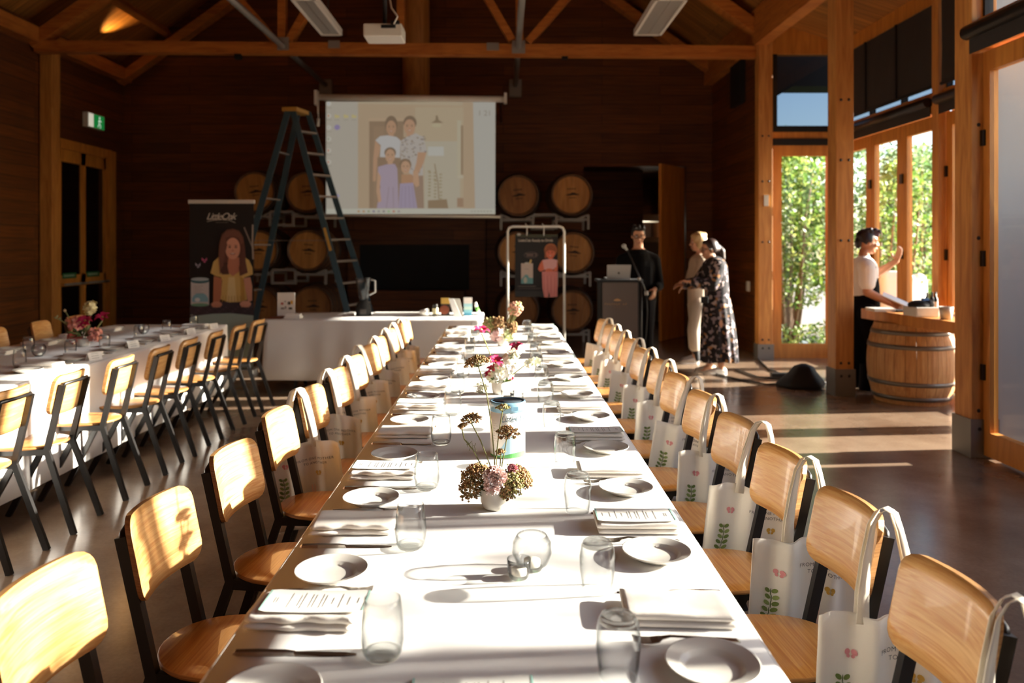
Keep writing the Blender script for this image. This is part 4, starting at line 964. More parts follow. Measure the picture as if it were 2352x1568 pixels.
# ================================================================ flat printed pictures (banner, poster, projected desktop)
class Art:
    def __init__(s, Y, ox, oy, k): s.Y = Y; s.ox = ox; s.oy = oy; s.k = k; s.mb = MB(); s.n = 0
    def p(s, u, v): return P(s.ox+u/s.k, s.oy+v/s.k, s.Y)-Vector((0,.00025*s.n,0))
    def poly(s, pts, c): s.n += 1; s.mb.poly([s.p(*q) for q in pts], 0, hx(c) if isinstance(c, str) else c); return s
    def rect(s, a, b, c, d, col): return s.poly([(a,b),(c,b),(c,d),(a,d)], col)
    def ell(s, cx, cy, rx, ry, c, a0=0, a1=360, n=20): return s.poly(ell(cx,cy,rx,ry,n,a0,a1), c)
    def line(s, pts, w, c):
        for a, b in zip(pts, pts[1:]):
            d = Vector((b[0]-a[0], b[1]-a[1])); q = Vector((-d.y, d.x)).normalized()*w/2
            s.poly([(a[0]+q.x,a[1]+q.y),(b[0]+q.x,b[1]+q.y),(b[0]-q.x,b[1]-q.y),(a[0]-q.x,a[1]-q.y)], c)
        return s
    def text(s, body, u, v, size, c, shear=0, space=1):
        s.n += 1; s.mb.text(body, lambda x, y: s.p(u+x, v-y), size, 0, hx(c), shear, 'CENTER', space); return s
    def face(s, cx, cy, rx, ry, skin, k=1, smile='#8a3b33'):
        s.ell(cx, cy, rx, ry, skin, n=24)
        for q in (-1,1): s.ell(cx+q*rx*.42, cy-ry*.12, rx*.17, ry*.06, '#3a241d'); s.ell(cx+q*rx*.42, cy-ry*.28, rx*.22, ry*.03, '#5a3a2c')
        s.ell(cx, cy+ry*.18, rx*.13, ry*.06, '#c07a64'); s.ell(cx, cy+ry*.48, rx*.34, ry*.08, smile); s.ell(cx, cy+ry*.46, rx*.26, ry*.04, '#f0ddd0')
        return s
# ---- pull-up banner
YBN = 9.0
o = thing('pull_up_banner', 'tall dark pull-up banner of a girl in a yellow dress, left of the ladder', 'banner', (P(509,800,YBN).x,YBN,0), world=True)
a0, a1 = P(435,465,YBN), P(583,465,YBN)
MB().b2((a0.x,YBN,.08),(a1.x,YBN+.003,a0.z)).build('panel', mat('banner_back','#1a1512',.6), o)
MB().b2((a0.x-.01,YBN-.012,a0.z-.012),(a1.x+.01,YBN+.015,a0.z+.03)).build('top_rail', M_WHITE, o)
MB().b2((a0.x-.02,YBN-.1,0),(a1.x+.02,YBN+.1,.085)).build('base_case', M_GALV, o)
MB().tube([(a0.x+.37,YBN+.03,.05),(a0.x+.37,YBN+.03,a0.z)],.012,8).build('support_pole', M_GALV, o)
A = Art(YBN-.001, 430, 440, 4.9)
A.rect(30,135,748,1270,'#1b1613')
A.line([(640,400),(690,520),(740,640)],16,'#8a7a70').line([(738,370),(735,560),(742,760)],18,'#a89a8e')
A.poly([(30,1290),(200,1260),(420,1235),(748,1245),(748,1420),(30,1420)],'#4a3d42')
for q in range(40): A.ell(50+q*17.5+(q%3)*5, 1285+(q*37)%100, 13, 6, ('#5e5056','#3a2f34')[q%2], n=8)
A.poly([(30,1420),(110,1395),(300,1372),(500,1366),(748,1392),(748,1990),(30,1990)],'#a9bdb0')
A.rect(45,1000,250,1275,'#d9d2cd').ell(148,1272,101,18,'#7fae8e').ell(150,1190,80,50,'#8fc0cc').rect(60,1190,240,1240,'#8fc0cc').ell(120,1215,30,22,'#e8ecea').ell(148,1006,103,26,'#3f6a72').ell(148,985,102,20,'#b9c6c8')
for q in range(5): A.line([(80,1062+q*20),(190-(q%2)*30,1062+q*20)],5,'#b4aaa6')
A.poly([(372,940),(356,760),(362,600),(392,480),(452,428),(520,416),(590,440),(636,510),(655,620),(668,760),(690,900),(640,955),(600,800),(420,800),(440,930)],'#6e4438')
A.poly([(470,740),(590,740),(600,900),(520,960),(450,900)],'#c98468')
A.poly([(360,735),(300,790),(268,915),(330,950),(385,962),(400,1000),(380,1210),(480,1245),(590,1240),(680,1215),(640,990),(640,970),(745,930),(738,850),(700,770),(640,730),(600,890),(520,950),(440,890)],'#dcb76c')
A.poly([(470,960),(540,960),(560,1235),(450,1240)],'#e9cf92').poly([(600,950),(640,980),(660,1215),(610,1230)],'#c39647')
for q in range(8): A.line([(410+q*32,1170),(400+q*35,1240)],7,'#c39a50')
A.poly([(305,948),(300,1100),(298,1250),(370,1262),(390,1150),(398,975)],'#c07a58').poly([(640,972),(660,1100),(690,1240),(738,1225),(738,1060),(715,960)],'#d59a80')
A.ell(338,1268,62,34,'#d59678').ell(662,1262,64,36,'#dfa68c')
for q in range(4): A.line([(300+q*24,1270),(296+q*26,1300)],12,'#cf8a6c'); A.line([(625+q*24,1268),(620+q*26,1300)],12,'#d59a80')
A.face(520,640,84,122,'#dfa186')
A.poly([(440,520),(460,600),(432,700),(400,900),(378,930),(360,700),(380,540),(440,450),(540,430),(610,470),(640,560),(655,700),(620,650),(604,560),(590,520),(520,500)],'#7d5142')
A.poly([(610,600),(650,560),(668,800),(690,910),(600,950),(590,850),(620,740)],'#6a4034').poly([(450,780),(480,930),(400,930),(380,880)],'#5c382d')
for cx, cy, c in ((205,770,'#d86a92'),(133,828,'#b9aebb')):
    A.poly([(cx,cy),(cx-34,cy-30),(cx-28,cy+8)],c).poly([(cx,cy),(cx+26,cy-30),(cx+24,cy+10)],c).poly([(cx,cy),(cx-16,cy+26),(cx+14,cy+26)],c)
A.text('LittleOak', 388, 282, 108, '#d9cfc2', .38, .82)
A.line([(232,338),(300,322),(400,315),(480,322),(550,350)],7,'#b9ad9f').line([(330,346),(470,346)],4,'#8a7f74')
A.mb.build('printed_picture', M_PAINT, o)
# ---- stepladder
BLU = hx('#38525c')
o = thing('step_ladder', 'tall blue stepladder with open legs standing beside the screen', 'ladder', (P(700,800,10.2).x,10.3,0), world=True)
M_LAD = mat('ladder_blue', '#2f4650', .5); M_TREAD = mat('ladder_tread', '#8c8178', .45, metal=.4); M_TAPE = mat('ladder_yellow', '#b98a3c', .6)
def fl(px, Y): return Vector(((px-VX)/F*Y, Y, 0))
topA, topB = P(672,252,10.18), P(707,258,10.52)
rA, rB = fl(830,10.05), fl(884,10.65); kA, kB = fl(497,10.05), fl(569,10.65)
sA, sB = P(662,252,10.18), P(683,262,10.52)
def rail(p, q, nm): MB().bar(p, q, .075, .03, (0,1,0)).build(nm, M_LAD, o)
rail(topA, rA, 'front_rail'); rail(topB, rB, 'front_rail'); rail(sA, kA, 'rear_rail'); rail(sB, kB, 'rear_rail')
c = (topA+topB+sA+sB)/4; MB().bar(topA.lerp(sA,.5)-Vector((0,.06,0)), topB.lerp(sB,.5)+Vector((0,.06,0)), .2, .05).build('top_cap', M_TAPE, o)
for k in range(11):
    t = (k+1.0)/11.6; a, b = topA.lerp(rA, t), topB.lerp(rB, t); MB().bar(a, b, .08, .025).build('step', M_TREAD, o)
for k in range(5):
    t = (k+.9)/5.4; a, b = sA.lerp(kA, t), sB.lerp(kB, t); MB().bar(a, b, .03, .02).build('brace', M_TREAD, o)
for t in (.52,): a, b = topA.lerp(rA,t), sA.lerp(kA,t); MB().bar(a-Vector((0,.02,0)), b-Vector((0,.02,0)), .02, .006).build('spreader', M_TREAD, o)
MB().bar(topA.lerp(rA,.47)-Vector((0,.022,0)), topA.lerp(rA,.56)-Vector((0,.022,0)), .035, .012,(0,1,0)).build('yellow_sticker', M_TAPE, o)
for q in (rA,rB,kA,kB): MB().box(q+Vector((0,0,.03)),(.1,.06,.06)).build('rubber_foot', M_DARK, o)
# ---- barrels on steel racks
M_HEAD = wood('barrel_head', '#96622c', '#bd8645', (9,2,1.2), .6)
M_HEAD2 = wood('barrel_head_dark', '#7d4f26', '#a06c38', (9,2,1.2), .6)
M_STAVE = wood('barrel_stave', '#4a2f1c', '#6e4a2c', (14,2,14), .6)
M_HOOP = mat('barrel_hoop', '#2b2926', .5, metal=.6)
def barrel_mesh():
    L = .94; T = Matrix.Rotation(R(-90),4,'X')
    pr = [(.268,.03),(.285,0),(.300,0),(.318,.12),(.340,.3),(.350,L/2),(.340,L-.3),(.318,L-.12),(.300,L),(.285,L),(.268,L-.03)]
    body = MB().lathe(pr, 40, (0,0,0), M=T).mesh('barrel_body', M_STAVE)
    head = MB()
    for sgn in (1,):
        n = 9
        for i in range(n):
            x0, x1 = -.272+.544*i/n+.001, -.272+.544*(i+1)/n-.001; g = lambda x: math.sqrt(max(0,.275**2-x*x))
            xs = [x0+(x1-x0)*k/4 for k in range(5)]; head.prism([(x,.03,g(x)) for x in xs]+[(x,.03,-g(x)) for x in xs[::-1]], (0,.02,0))
    hoops = MB()
    for zc, w in ((.03,.045),(.14,.04),(.30,.04),(L-.3,.04),(L-.14,.04),(L-.03,.045)):
        def rad(t): 
            t = min(max(t,0),L); 
            for (a, ta), (b, tb) in zip(pr[2:9], pr[3:9]):
                if ta <= t <= tb: return a+(b-a)*(t-ta)/(tb-ta)
            return .3
        hoops.lathe([(rad(zc-w/2)+.001,zc-w/2),(rad(zc-w/2)+.005,zc-w/2),(rad(zc+w/2)+.005,zc+w/2),(rad(zc+w/2)+.001,zc+w/2)],40,(0,0,0),M=T)
    mk = MB(); D = hx('#2a160a')
    mk.prism([(x,.0295,y) for x, y in ((-.10,-.004),(-.05,.012),(-.02,.016),(.01,.034),(.05,.026),(.08,.010),(.12,.002),(.09,-.010),(.03,-.006),(-.03,-.012))],(0,-.0005,0),0,D)
    for q in range(4): mk.b2((-.06+q*.034,.0285,.075),(-.04+q*.034,.0295,.095),0,D)
    mk.b2((-.045,.0285,-.05),(.06,.0295,-.04),0,D)
    return body, head.mesh('barrel_head', M_HEAD), hoops.mesh('hoops', M_HOOP), mk.mesh('stamp', M_PAINT), head.mesh('barrel_head', M_HEAD2)
BM_ = barrel_mesh(); YH = 11.47
BPX = [((585,441),(704,441),(592,575),(707,575),(597,706),(717,704)), ((1190,449),(1313,447),(1190,579),(1317,580),(1190,713),(1314,713))]
rows = ['top row','middle row','bottom row']
for s, side in enumerate(('left of the screen','right of the screen')):
    for k, (px, py) in enumerate(BPX[s]):
        q = P(px, py, YH+.03); lb = 'wine barrel on the rack %s, %s, %s' % (side, rows[k//2], ('left one','right one')[k%2])
        o = thing('wine_barrel', lb, 'barrel', (q.x, YH, q.z), 0, 'wine barrels stacked along the back wall')
        for me, nm in ((BM_[0],'staves'),(BM_[4] if k >= 4 or (s == 1 and k in (0,)) else BM_[1],'barrel_head'),(BM_[2],'hoops'),(BM_[3],'stamp')):
            c = bpy.data.objects.new(nm, me); COL.objects.link(c); c.parent = o; c.rotation_euler = (0, R(((k*37)%7-3)*2), 0)
    for lv in range(3):
        (ax, ay), (bx, by) = BPX[s][lv*2], BPX[s][lv*2+1]; A_ = P(ax,ay,YH); B_ = P(bx,by,YH); zc = (A_.z+B_.z)/2; zt = zc-.285; zb = zc-.46 if lv == 2 else zc-.50
        zb = 0 if lv == 2 else zb
        o = thing('barrel_rack', 'grey steel barrel rack %s under the %s of barrels' % (side, rows[lv]), 'rack', ((A_.x+B_.x)/2,YH+.1,zb), 0, 'steel barrel racks', world=True)
        xm = (A_.x+B_.x)/2; hw = (B_.x-A_.x)/2
        for y in (YH+.06, YH+.78):
            m = MB(); x0, x1 = xm-hw-.25, xm+hw+.25
            for x in (x0, x1, xm-.17, xm+.17): m.bar((x,y,zb),(x,y,zt),.035,.035)
            m.bar((xm-.17,y,zt),(xm+.17,y,zt),.035,.035).bar((xm-.17,y,zb+.02),(xm+.17,y,zb+.02),.035,.035)
            m.bar((x0,y,zt-.07),(xm-.17,y,zt-.07),.03,.03).bar((x1,y,zt-.07),(xm+.17,y,zt-.07),.03,.03)
            for cx in (A_.x, B_.x):
                m.bar((cx-.25,y,zt),(cx-.12,y,zc-.335),.03,.02).bar((cx+.25,y,zt),(cx+.12,y,zc-.335),.03,.02)
            m.build('end_frame', M_GALV, o)
        m = MB()
        for x in (xm-hw-.25, xm+hw+.25, xm-.17, xm+.17): m.bar((x,YH+.06,zt-.04),(x,YH+.78,zt-.04),.03,.03)
        m.build('side_bars', M_GALV, o)
# ---- projection screen
YS = 10.95
o = thing('projection_screen', 'hanging projection screen showing a family photo on a computer desktop', 'screen', (P(943,360,YS).x,YS,P(943,222,YS).z), world=True)
a, b = P(728,223,YS), P(1161,228,YS)
MB().tube([a,b],.045,12).build('case', M_WHITE, o)
for q in (P(740,224,YS),P(1150,228,YS)): MB().bar(q,(q.x,13.0,q.z+.02),.03,.04).build('wall_bracket', M_BLACK, o)
MB().box(P(727,225,YS),(.04,.12,.2)).box(P(1161,226,YS),(.04,.12,.14)).build('end_caps', M_WHITE, o)
c = [P(748,232,YS),P(1139,234,YS),P(1137,493,YS),P(749,491,YS)]
MB().prism(c,(0,.006,0)).build('fabric', mat('screen_fabric','#c9c4ba',.85), o)
MB().tube([P(741,494,YS),P(1149,498,YS)],.018,8).build('bottom_bar', M_WHITE, o)
MB().tube([P(729,232,YS-.05),P(730,262,YS-.05)],.006,6).tube([P(732,232,YS-.05),P(731,275,YS-.05)],.006,6).tube([P(731,272,YS-.05),P(730,290,YS-.05)],.022,8).build('pull_cord', M_WHITE, o)
A = Art(YS-.002, 720, 200, 5.227)
S_ = .62
def dim(h, k=S_): c = hx(h); g = hx('#b9a488'); t = .34; return tuple((c[i]*(1-t)+g[i]*t)*k for i in range(3))+(1,)
class SA(Art):
    def poly(s, pts, c): return Art.poly(s, pts, dim(c) if isinstance(c, str) else c)
    def text(s, body, u, v, size, c, shear=0, space=1):
        s.n += 1; s.mb.text(body, lambda x, y: s.p(u+x, v-y), size, 0, dim(c), shear, 'CENTER', space); return s
A = SA(YS-.002, 720, 200, 5.227)
A.rect(152,175,2182,1522,'#b9b7ab').rect(152,175,535,1460,'#b1afa6').rect(1915,175,2182,1460,'#b5b9b5')
A.rect(152,1460,2182,1522,'#c4c8bd')
A.poly([(535,180),(1915,180),(1940,1455),(535,1455)],'#b39c80').poly([(1220,240),(1800,240),(1800,1455),(1220,1455)],'#b8a88c').poly([(535,175),(1790,175),(1790,225),(535,200)],'#b7a98f')
A.rect(660,370,1090,410,'#bba083').rect(1330,650,1760,1455,'#b6b2a0')
A.rect(670,410,1080,1455,'#80654e').rect(720,470,850,1455,'#8a6d54')
A.rect(1725,400,1775,1090,'#bdb79f').rect(1770,460,1798,1050,'#8a735a').rect(1730,1060,1800,1095,'#c1bba6')
A.rect(1375,715,1565,825,'#c1c6c2').poly([(1415,430),(1465,395),(1470,340),(1490,340),(1505,395),(1560,430)],'#75634c').ell(1480,460,60,22,'#bdb594')
A.poly([(1375,1360),(1600,1345),(1620,1455),(1375,1455)],'#7e664a').rect(1725,1330,1800,1440,'#97755c')
A.line([(1505,1345),(1495,1150),(1455,920)],14,'#85745a')
for q in range(26): A.ell(1390+(q*67)%200, 1010+(q*97)%330, 18, 10, '#8f8563', n=8)
# family of four
A.ell(935,450,75,105,'#5c4434').face(935,490,60,88,'#b98a6a').rect(905,560,965,620,'#b98a6a')
A.poly([(745,640),(800,590),(890,580),(1000,600),(1045,640),(1040,850),(800,840),(810,700)],'#c0c4c8').poly([(745,640),(720,850),(715,1130),(750,1130),(770,880),(810,720)],'#b98a6a')
A.ell(1160,430,80,85,'#5c4434').face(1155,480,68,92,'#bd8d6e').rect(1120,550,1200,610,'#bd8d6e')
A.poly([(1045,650),(1120,600),(1230,555),(1320,600),(1365,770),(1320,790),(1320,1060),(1180,1070),(1050,870)],'#b5b2b0')
rnd = random.Random(4)
for q in range(70):
    u, v = rnd.uniform(1055,1350), rnd.uniform(590,1050)
    if (v < 800 or u < 1310) and not (u < 1180 and v > 880): A.ell(u, v, rnd.uniform(9,17), rnd.uniform(6,12), ('#6f6c78','#8a8076','#6a5a4c')[q%3], n=7)
A.poly([(1255,785),(1360,785),(1330,900),(1270,1030),(1210,1010),(1240,900)],'#b98a6a').poly([(1170,1065),(1320,1065),(1330,1455),(1240,1455)],'#8a6f62')
A.poly([(770,850),(1030,850),(1030,960),(790,1040)],'#7a5c48')
A.ell(925,790,70,65,'#5c4434').face(925,830,58,82,'#c29474').rect(895,900,955,950,'#c29474')
A.poly([(780,960),(880,930),(980,925),(1010,980),(1020,1200),(1025,1455),(765,1455),(810,1200),(780,1050)],'#a496b4').poly([(775,1010),(760,1250),(785,1390),(820,1370),(800,1200),(815,1080)],'#c29474')
A.line([(910,1200),(880,1455)],14,'#93849f').line([(960,1200),(965,1455)],14,'#93849f')
A.ell(1105,935,75,75,'#6a4e38').face(1110,965,55,75,'#c29474').poly([(1060,1050),(1190,1050),(1210,1180),(1060,1180)],'#b07c58')
A.poly([(1040,1160),(1200,1150),(1250,1455),(1025,1455)],'#9a91b8').poly([(1200,1010),(1260,1000),(1275,1180),(1240,1205),(1200,1150)],'#c29474')
for q in range(4): A.line([(1070+q*40,1190),(1055+q*52,1455)],10,'#8a80a6')
for v, c in ((205,'#b3bcd0'),(350,'#c07a5a'),(490,'#b4b4b4'),(628,'#7c8878'),(765,'#c07a6a'),(903,'#c07a6a')): A.ell(192,v,28,26,'#cfd0c8'); A.ell(187,v,13,14,c); A.rect(165,v+44,225,v+54,'#97978f')
for u in (290,398,495): A.poly([(u-28,335),(u-5,335),(u,345),(u+28,345),(u+28,375),(u-28,375)],'#c9bd7a'); A.rect(u-30,395,u+30,405,'#97978f')
A.ell(293,488,34,32,'#7c74b8').ell(190,1040,18,16,'#c9c77a').ell(300,1305,22,18,'#9a9ac8')
A.text('1 21', 2055, 322, 92, '#7f7d78')
for q, c in enumerate(('#b98a5c','#b98a5c','#8fa07a','#6a6a9a','#8a8f9a','#7a7a8a','#8fc08a','#c06a5a','#9a8a9a')): A.ell(550+q*60,1493,15,14,c,n=10)
for q in range(7): A.rect(1890+q*38,1484,1915+q*38,1500,'#9fa29a')
A.mb.build('projected_picture', M_SCREEN, o)
# ---- garment rail with hung poster
YG = 9.6
o = thing('garment_rail', 'white tube garment rail in front of the right barrel rack', 'rail', (P(1230,700,YG).x,YG,0), world=True)
l, r_, t = P(1166,520,YG), P(1296,520,YG), .03
mb = MB().tube([(l.x,YG,.03),(l.x,YG,l.z-.06),(l.x+.018,YG,l.z-.016),(l.x+.06,YG,l.z),(r_.x-.06,YG,l.z),(r_.x-.018,YG,l.z-.016),(r_.x,YG,l.z-.06),(r_.x,YG,.03)],.015,10)
mb.build('tube_frame', M_WHITE, o)
for x in (l.x, r_.x): MB().tube([(x,YG-.22,.02),(x,YG+.22,.02)],.015,8).build('foot_bar', M_WHITE, o)
YP = YG-.03
o = thing('hanging_poster', 'dark poster of a child in pink hung on the white garment rail', 'poster', (P(1231,540,YP).x,YP,P(1231,540,YP).z), world=True)
a, b = P(1183,538,YP), P(1281,682,YP); MB().b2((a.x,YP,b.z),(b.x,YP+.003,a.z)).build('panel', mat('poster_back','#15110f',.6), o)
for px in (1210,1249): MB().tube([P(px,541,YP-.002),P(px+.5,530,YP+.01),(P(px,518,YG).x,YG-.017,P(0,519,YG).z+.005),(P(px,518,YG).x-.02,YG,P(0,517,YG).z+.019)],.006,6).build('hanging_tape', M_WHITE, o)
A = Art(YP-.001, 1100, 500, 7.128)
A.rect(590,270,1290,1295,'#16120f').rect(590,270,1290,310,'#3a3a26').rect(590,1200,1290,1295,'#2a2a28').ell(655,272,32,22,'#a9a49a')
for q in range(16): A.line([(680+q*32,318),(700+q*32,318)],8,'#5d5a3e')
A.text('LittleOak Ready to Drink', 930, 372, 62, '#cdbfae', 0, .9)
A.ell(850,608,118,52,'#5a4a45').ell(850,608,108,44,'#1a1513').rect(760,580,945,635,'#5d4b45').ell(765,615,18,22,'#241c1a').ell(905,610,18,22,'#241c1a')
A.rect(690,745,885,1078,'#b7a395').poly([(820,740),(845,680),(865,690),(850,750)],'#c9a865').ell(785,742,38,14,'#b5b0a6').poly([(690,1078),(690,1010),(760,930),(800,935),(820,980),(885,985),(885,1078)],'#5f8f8e').ell(760,1020,30,50,'#a9a596').rect(750,835,815,842,'#8f7f74')
A.line([(640,1120),(930,1120)],8,'#7a6a62').line([(650,1155),(1020,1155)],5,'#6a5c55')
SK = '#c9674a'
A.ell(1175,530,108,112,'#9a5a34').rect(1075,520,1115,660,'#8a4e2e').face(1170,580,72,92,SK,smile='#5a1712').poly([(1100,560),(1110,470),(1180,440),(1255,480),(1262,560),(1200,535),(1150,530)],'#8a4a2a')
A.rect(1140,650,1205,690,SK)
A.poly([(1040,690),(1120,675),(1220,675),(1285,690),(1290,840),(1040,850)],'#d09a96').poly([(1040,690),(1000,750),(965,840),(1000,880),(1070,860),(1060,800)],SK).poly([(1285,690),(1290,870),(1220,880),(1230,830),(1270,800)],SK).ell(1150,870,70,40,SK)
A.poly([(1030,880),(1290,880),(1282,1290),(1160,1300),(1150,1180),(1130,1300),(1070,1300),(1040,1150)],'#c87a72')
for q in range(7): A.line([(1060+q*30,920+q*9),(1070+q*28,1240)],6,('#b0625c','#d9958c')[q%2])
A.mb.build('printed_picture', M_PAINT, o)
# ---- lectern, laptop, microphone
YL = 8.75
xl, xr = P(1384,0,YL).x, P(1465,0,YL).x; zt = P(0,642,YL).z
o = thing('lectern', 'dark lectern with a gold crest left of the microphone stand', 'lectern', ((xl+xr)/2,YL,0), world=True)
M_LECT = mat('lectern_panel','#5a4f48',.5); M_GOLD = mat('gold_print','#b58a5a',.4,metal=.5)
MB().b2((xl,YL,.05),(xr,YL+.02,zt-.03)).build('front_panel', M_LECT, o)
MB().b2((xl-.02,YL+.01,.05),(xl,YL+.34,zt-.03)).build('side_panel', M_DARK, o); MB().b2((xr,YL+.01,.05),(xr+.02,YL+.34,zt-.03)).build('side_panel', M_DARK, o)
MB().b2((xl-.05,YL-.04,zt-.03),(xr+.06,YL+.38,zt)).build('top', M_DARK, o); MB().b2((xl-.05,YL-.05,0),(xr+.05,YL+.38,.05)).build('base', M_DARK, o)
A = Art(YL-.001, 1380, 660, 22.4); A.ell(850,665,190,52,'#b58a5a',180,360).ell(850,668,190,30,'#b58a5a',0,180)
A.line([(700,640),(850,575),(1010,650)],26,'#b58a5a')
for q in range(10):
    if q != 7: A.line([(220+q*118,800),(220+q*118,905)],34,'#8f6c4a'); A.line([(220+q*118,(810,850,895)[q%3]),(280+q*118,(810,850,895)[q%3])],26,'#8f6c4a')
A.line([(650,990),(1020,990)],30,'#6a5642'); A.mb.build('crest_print', M_PAINT, o)
zl = zt+.002; a, b = P(1394,608,YL+.02), P(1449,608,YL+.02)
o = thing('laptop', 'open silver laptop on the lectern', 'laptop', ((a.x+b.x)/2,YL+.12,zl), world=True)
M_ALU = mat('laptop_silver','#b5b3ae',.35,metal=.5)
MB().b2((a.x,YL+.06,zl),(b.x,YL+.30,zl+.015)).build('keyboard_base', M_ALU, o)
MB().prism([(a.x+.006,YL+.055,zl+.012),(b.x-.004,YL+.055,zl+.012),(b.x,YL-.0,a.z),(a.x,YL-.0,a.z)],(0,.01,0)).build('screen_lid', M_ALU, o)
MB().box(((a.x+b.x)/2,YL+.028,zl+.07),(.02,.004,.02),(R(-20),0,0)).build('lid_logo', M_DARK, o)
YM = 8.6; x = P(1473,0,YM).x
o = thing('microphone_stand', 'black microphone boom stand right of the lectern', 'microphone stand', (x,YM,0), world=True)
MB().tube([(x,YM,.02),(x,YM,P(0,648,YM).z)],.011,8).build('pole', M_BLACK, o)
MB().lathe([(0,0),(.13,0),(.13,.015),(.03,.03),(0,.03)],20,(x,YM,0)).build('base', M_BLACK, o)
MB().tube([P(1485,676,YM),P(1478,656,YM),P(1440,572,YM)],.008,8).build('boom', M_BLACK, o)
MB().tube([P(1485,678,YM),P(1484,668,YM)],.022,8).build('counterweight', M_GALV, o)
MB().tube([P(1440,574,YM),P(1434,566,YM-.02)],[.011,.018],8).ball(P(1433,565,YM-.03),.026,10,8).build('microphone', M_GALV, o)
MB().ball(P(1468,640,YM),.022,8,6).build('clutch_knob', M_GALV, o)
MB().tube([P(1485,676,YM),P(1487,720,YM),P(1484,770,YM),P(1476,820,YM),Vector((x+.1,YM,.01))],.005,6).build('cable', M_BLACK, o)
# ---- ceiling panels, projector, exit sign, uplight
M_REFL = mat('heater_louvre','#9c958c',.5,metal=.3); M_FRAMEW = mat('heater_frame','#d8d0c4',.5)
def heater(px0, px1, label):
    Yf, Yn = 8.97, 7.66; z = 3.9; x0 = P(px0,0,Yf).x; x1 = P(px1,0,Yf).x
    o = thing('ceiling_panel', label, 'ceiling panel', ((x0+x1)/2,(Yf+Yn)/2,z), 0, 'ceiling panels under the truss', world=True)
    w = .028
    MB().b2((x0,Yn,z),(x0+w,Yf,z+.07)).b2((x1-w,Yn,z),(x1,Yf,z+.07)).b2((x0,Yf-w,z),(x1,Yf,z+.07)).b2((x0,Yn,z),(x1,Yn+w,z+.07)).build('frame', M_FRAMEW, o)
    MB().b2((x0+w,Yn+w,z+.012),((x0+x1)/2-.003,Yf-w,z+.02)).b2(((x0+x1)/2+.003,Yn+w,z+.012),(x1-w,Yf-w,z+.02)).build('panel_face', M_REFL, o)
    for y in (Yn+.2, Yf-.2):
        MB().tube([((x0+x1)/2,y,z+.05),((x0+x1)/2,y,6.5)],.006,6).build('hanger', M_BLACK, o)
heater(738,787,'white framed ceiling panel left of the projector'); heater(1455,1519,'white framed ceiling panel right of the hall centre')
Yp = 7.0; a, b = P(834,53,Yp), P(923,83,Yp)
o = thing('projector', 'white projector hanging from the ceiling between the two panels', 'projector', ((a.x+b.x)/2,Yp+.12,a.z), world=True)
MB().b2((a.x,Yp,b.z),(b.x,Yp+.28,a.z)).build('projector_body', M_WHITE, o, bevel=.015)
MB().tube([((a.x+b.x)/2,Yp+.14,a.z),((a.x+b.x)/2,Yp+.14,6.8)],.02,10).build('ceiling_pole', M_BLACK, o)
MB().box((b.x-.12,Yp-.003,a.z-.03),(.13,.008,.03)).box((b.x-.06,Yp-.004,a.z+.005),(.08,.02,.03)).build('sockets', M_DARK, o)
MB().tube([(b.x-.07,Yp-.01,a.z-.01),(b.x-.03,Yp-.06,a.z+.04),(b.x-.1,Yp+.05,a.z+.15),((a.x+b.x)/2+.02,Yp+.14,a.z+.4)],.008,6).build('cable', M_WHITE, o)
ya, yb, zc = 6.3*F/(VX-190), 6.3*F/(VX-230), 3.4
o = thing('exit_sign', 'lit green exit sign above the dark double door', 'sign', (-6.3,12.0,3.4), world=True)
ya, yb = 11.74, 12.22
MB().b2((-6.3,ya,zc-.11),(-6.22,yb,zc+.11)).build('case', M_WHITE, o)
mb = MB().poly([(-6.218,ya+.16,zc-.1),(-6.218,yb-.01,zc-.1),(-6.218,yb-.01,zc+.1),(-6.218,ya+.16,zc+.1)],0,hx('#0f7a35'))
mb.poly([(-6.218,ya+.01,zc-.1),(-6.218,ya+.155,zc-.1),(-6.218,ya+.155,zc+.1),(-6.218,ya+.01,zc+.1)],0,hx('#d8d0bc'))
G = hx('#cfe6cf'); yc = ya+.33
for pts in (((0,.075,.018,.018),)): mb.poly([(-6.216,yc+u,zc+v) for u, v in ell(0,.065,.02,.02,10)],0,G)
for p0, p1 in (((0,.04),(-.01,-.02)),((-.01,-.02),(.03,-.05)),((.03,-.05),(.02,-.09)),((-.01,-.02),(-.05,-.08)),((0,.03),(.05,.01)),((0,.03),(-.04,.0))):
    d = Vector((p1[0]-p0[0],p1[1]-p0[1])); q = Vector((-d.y,d.x)).normalized()*.009
    mb.poly([(-6.216,yc+p0[0]+q.x,zc+p0[1]+q.y),(-6.216,yc+p1[0]+q.x,zc+p1[1]+q.y),(-6.216,yc+p1[0]-q.x,zc+p1[1]-q.y),(-6.216,yc+p0[0]-q.x,zc+p0[1]-q.y)],0,G)
mb.build('lit_face', attr_mat('exit_glow',.5,emit=.8), o)
def uplight(px, py, Y, target, power, col, label, spot=55):
    q = P(px, py, Y); o = thing('uplight', label, 'lamp', q, world=True)
    d = (Vector(target)-q).normalized()
    MB().tube([q, q+d*.12],[.045,.055],12).build('lamp_housing', M_BLACK, o)
    l = bpy.data.lights.new('uplight_lamp','SPOT'); l.energy = power; l.color = col; l.spot_size = R(spot); l.spot_blend = .9; l.shadow_soft_size = .03
    lo = bpy.data.objects.new('uplight_lamp', l); COL.objects.link(lo); lo.location = q+d*.14; lo.rotation_euler = d.to_track_quat('-Z','Y').to_euler()
uplight(226, 122.8, 11.9, Vector((-5.72,11.9,5.05)), 45, (1,.66,.25), 'small uplight on the tie beam lighting the roof boards at left', 80)
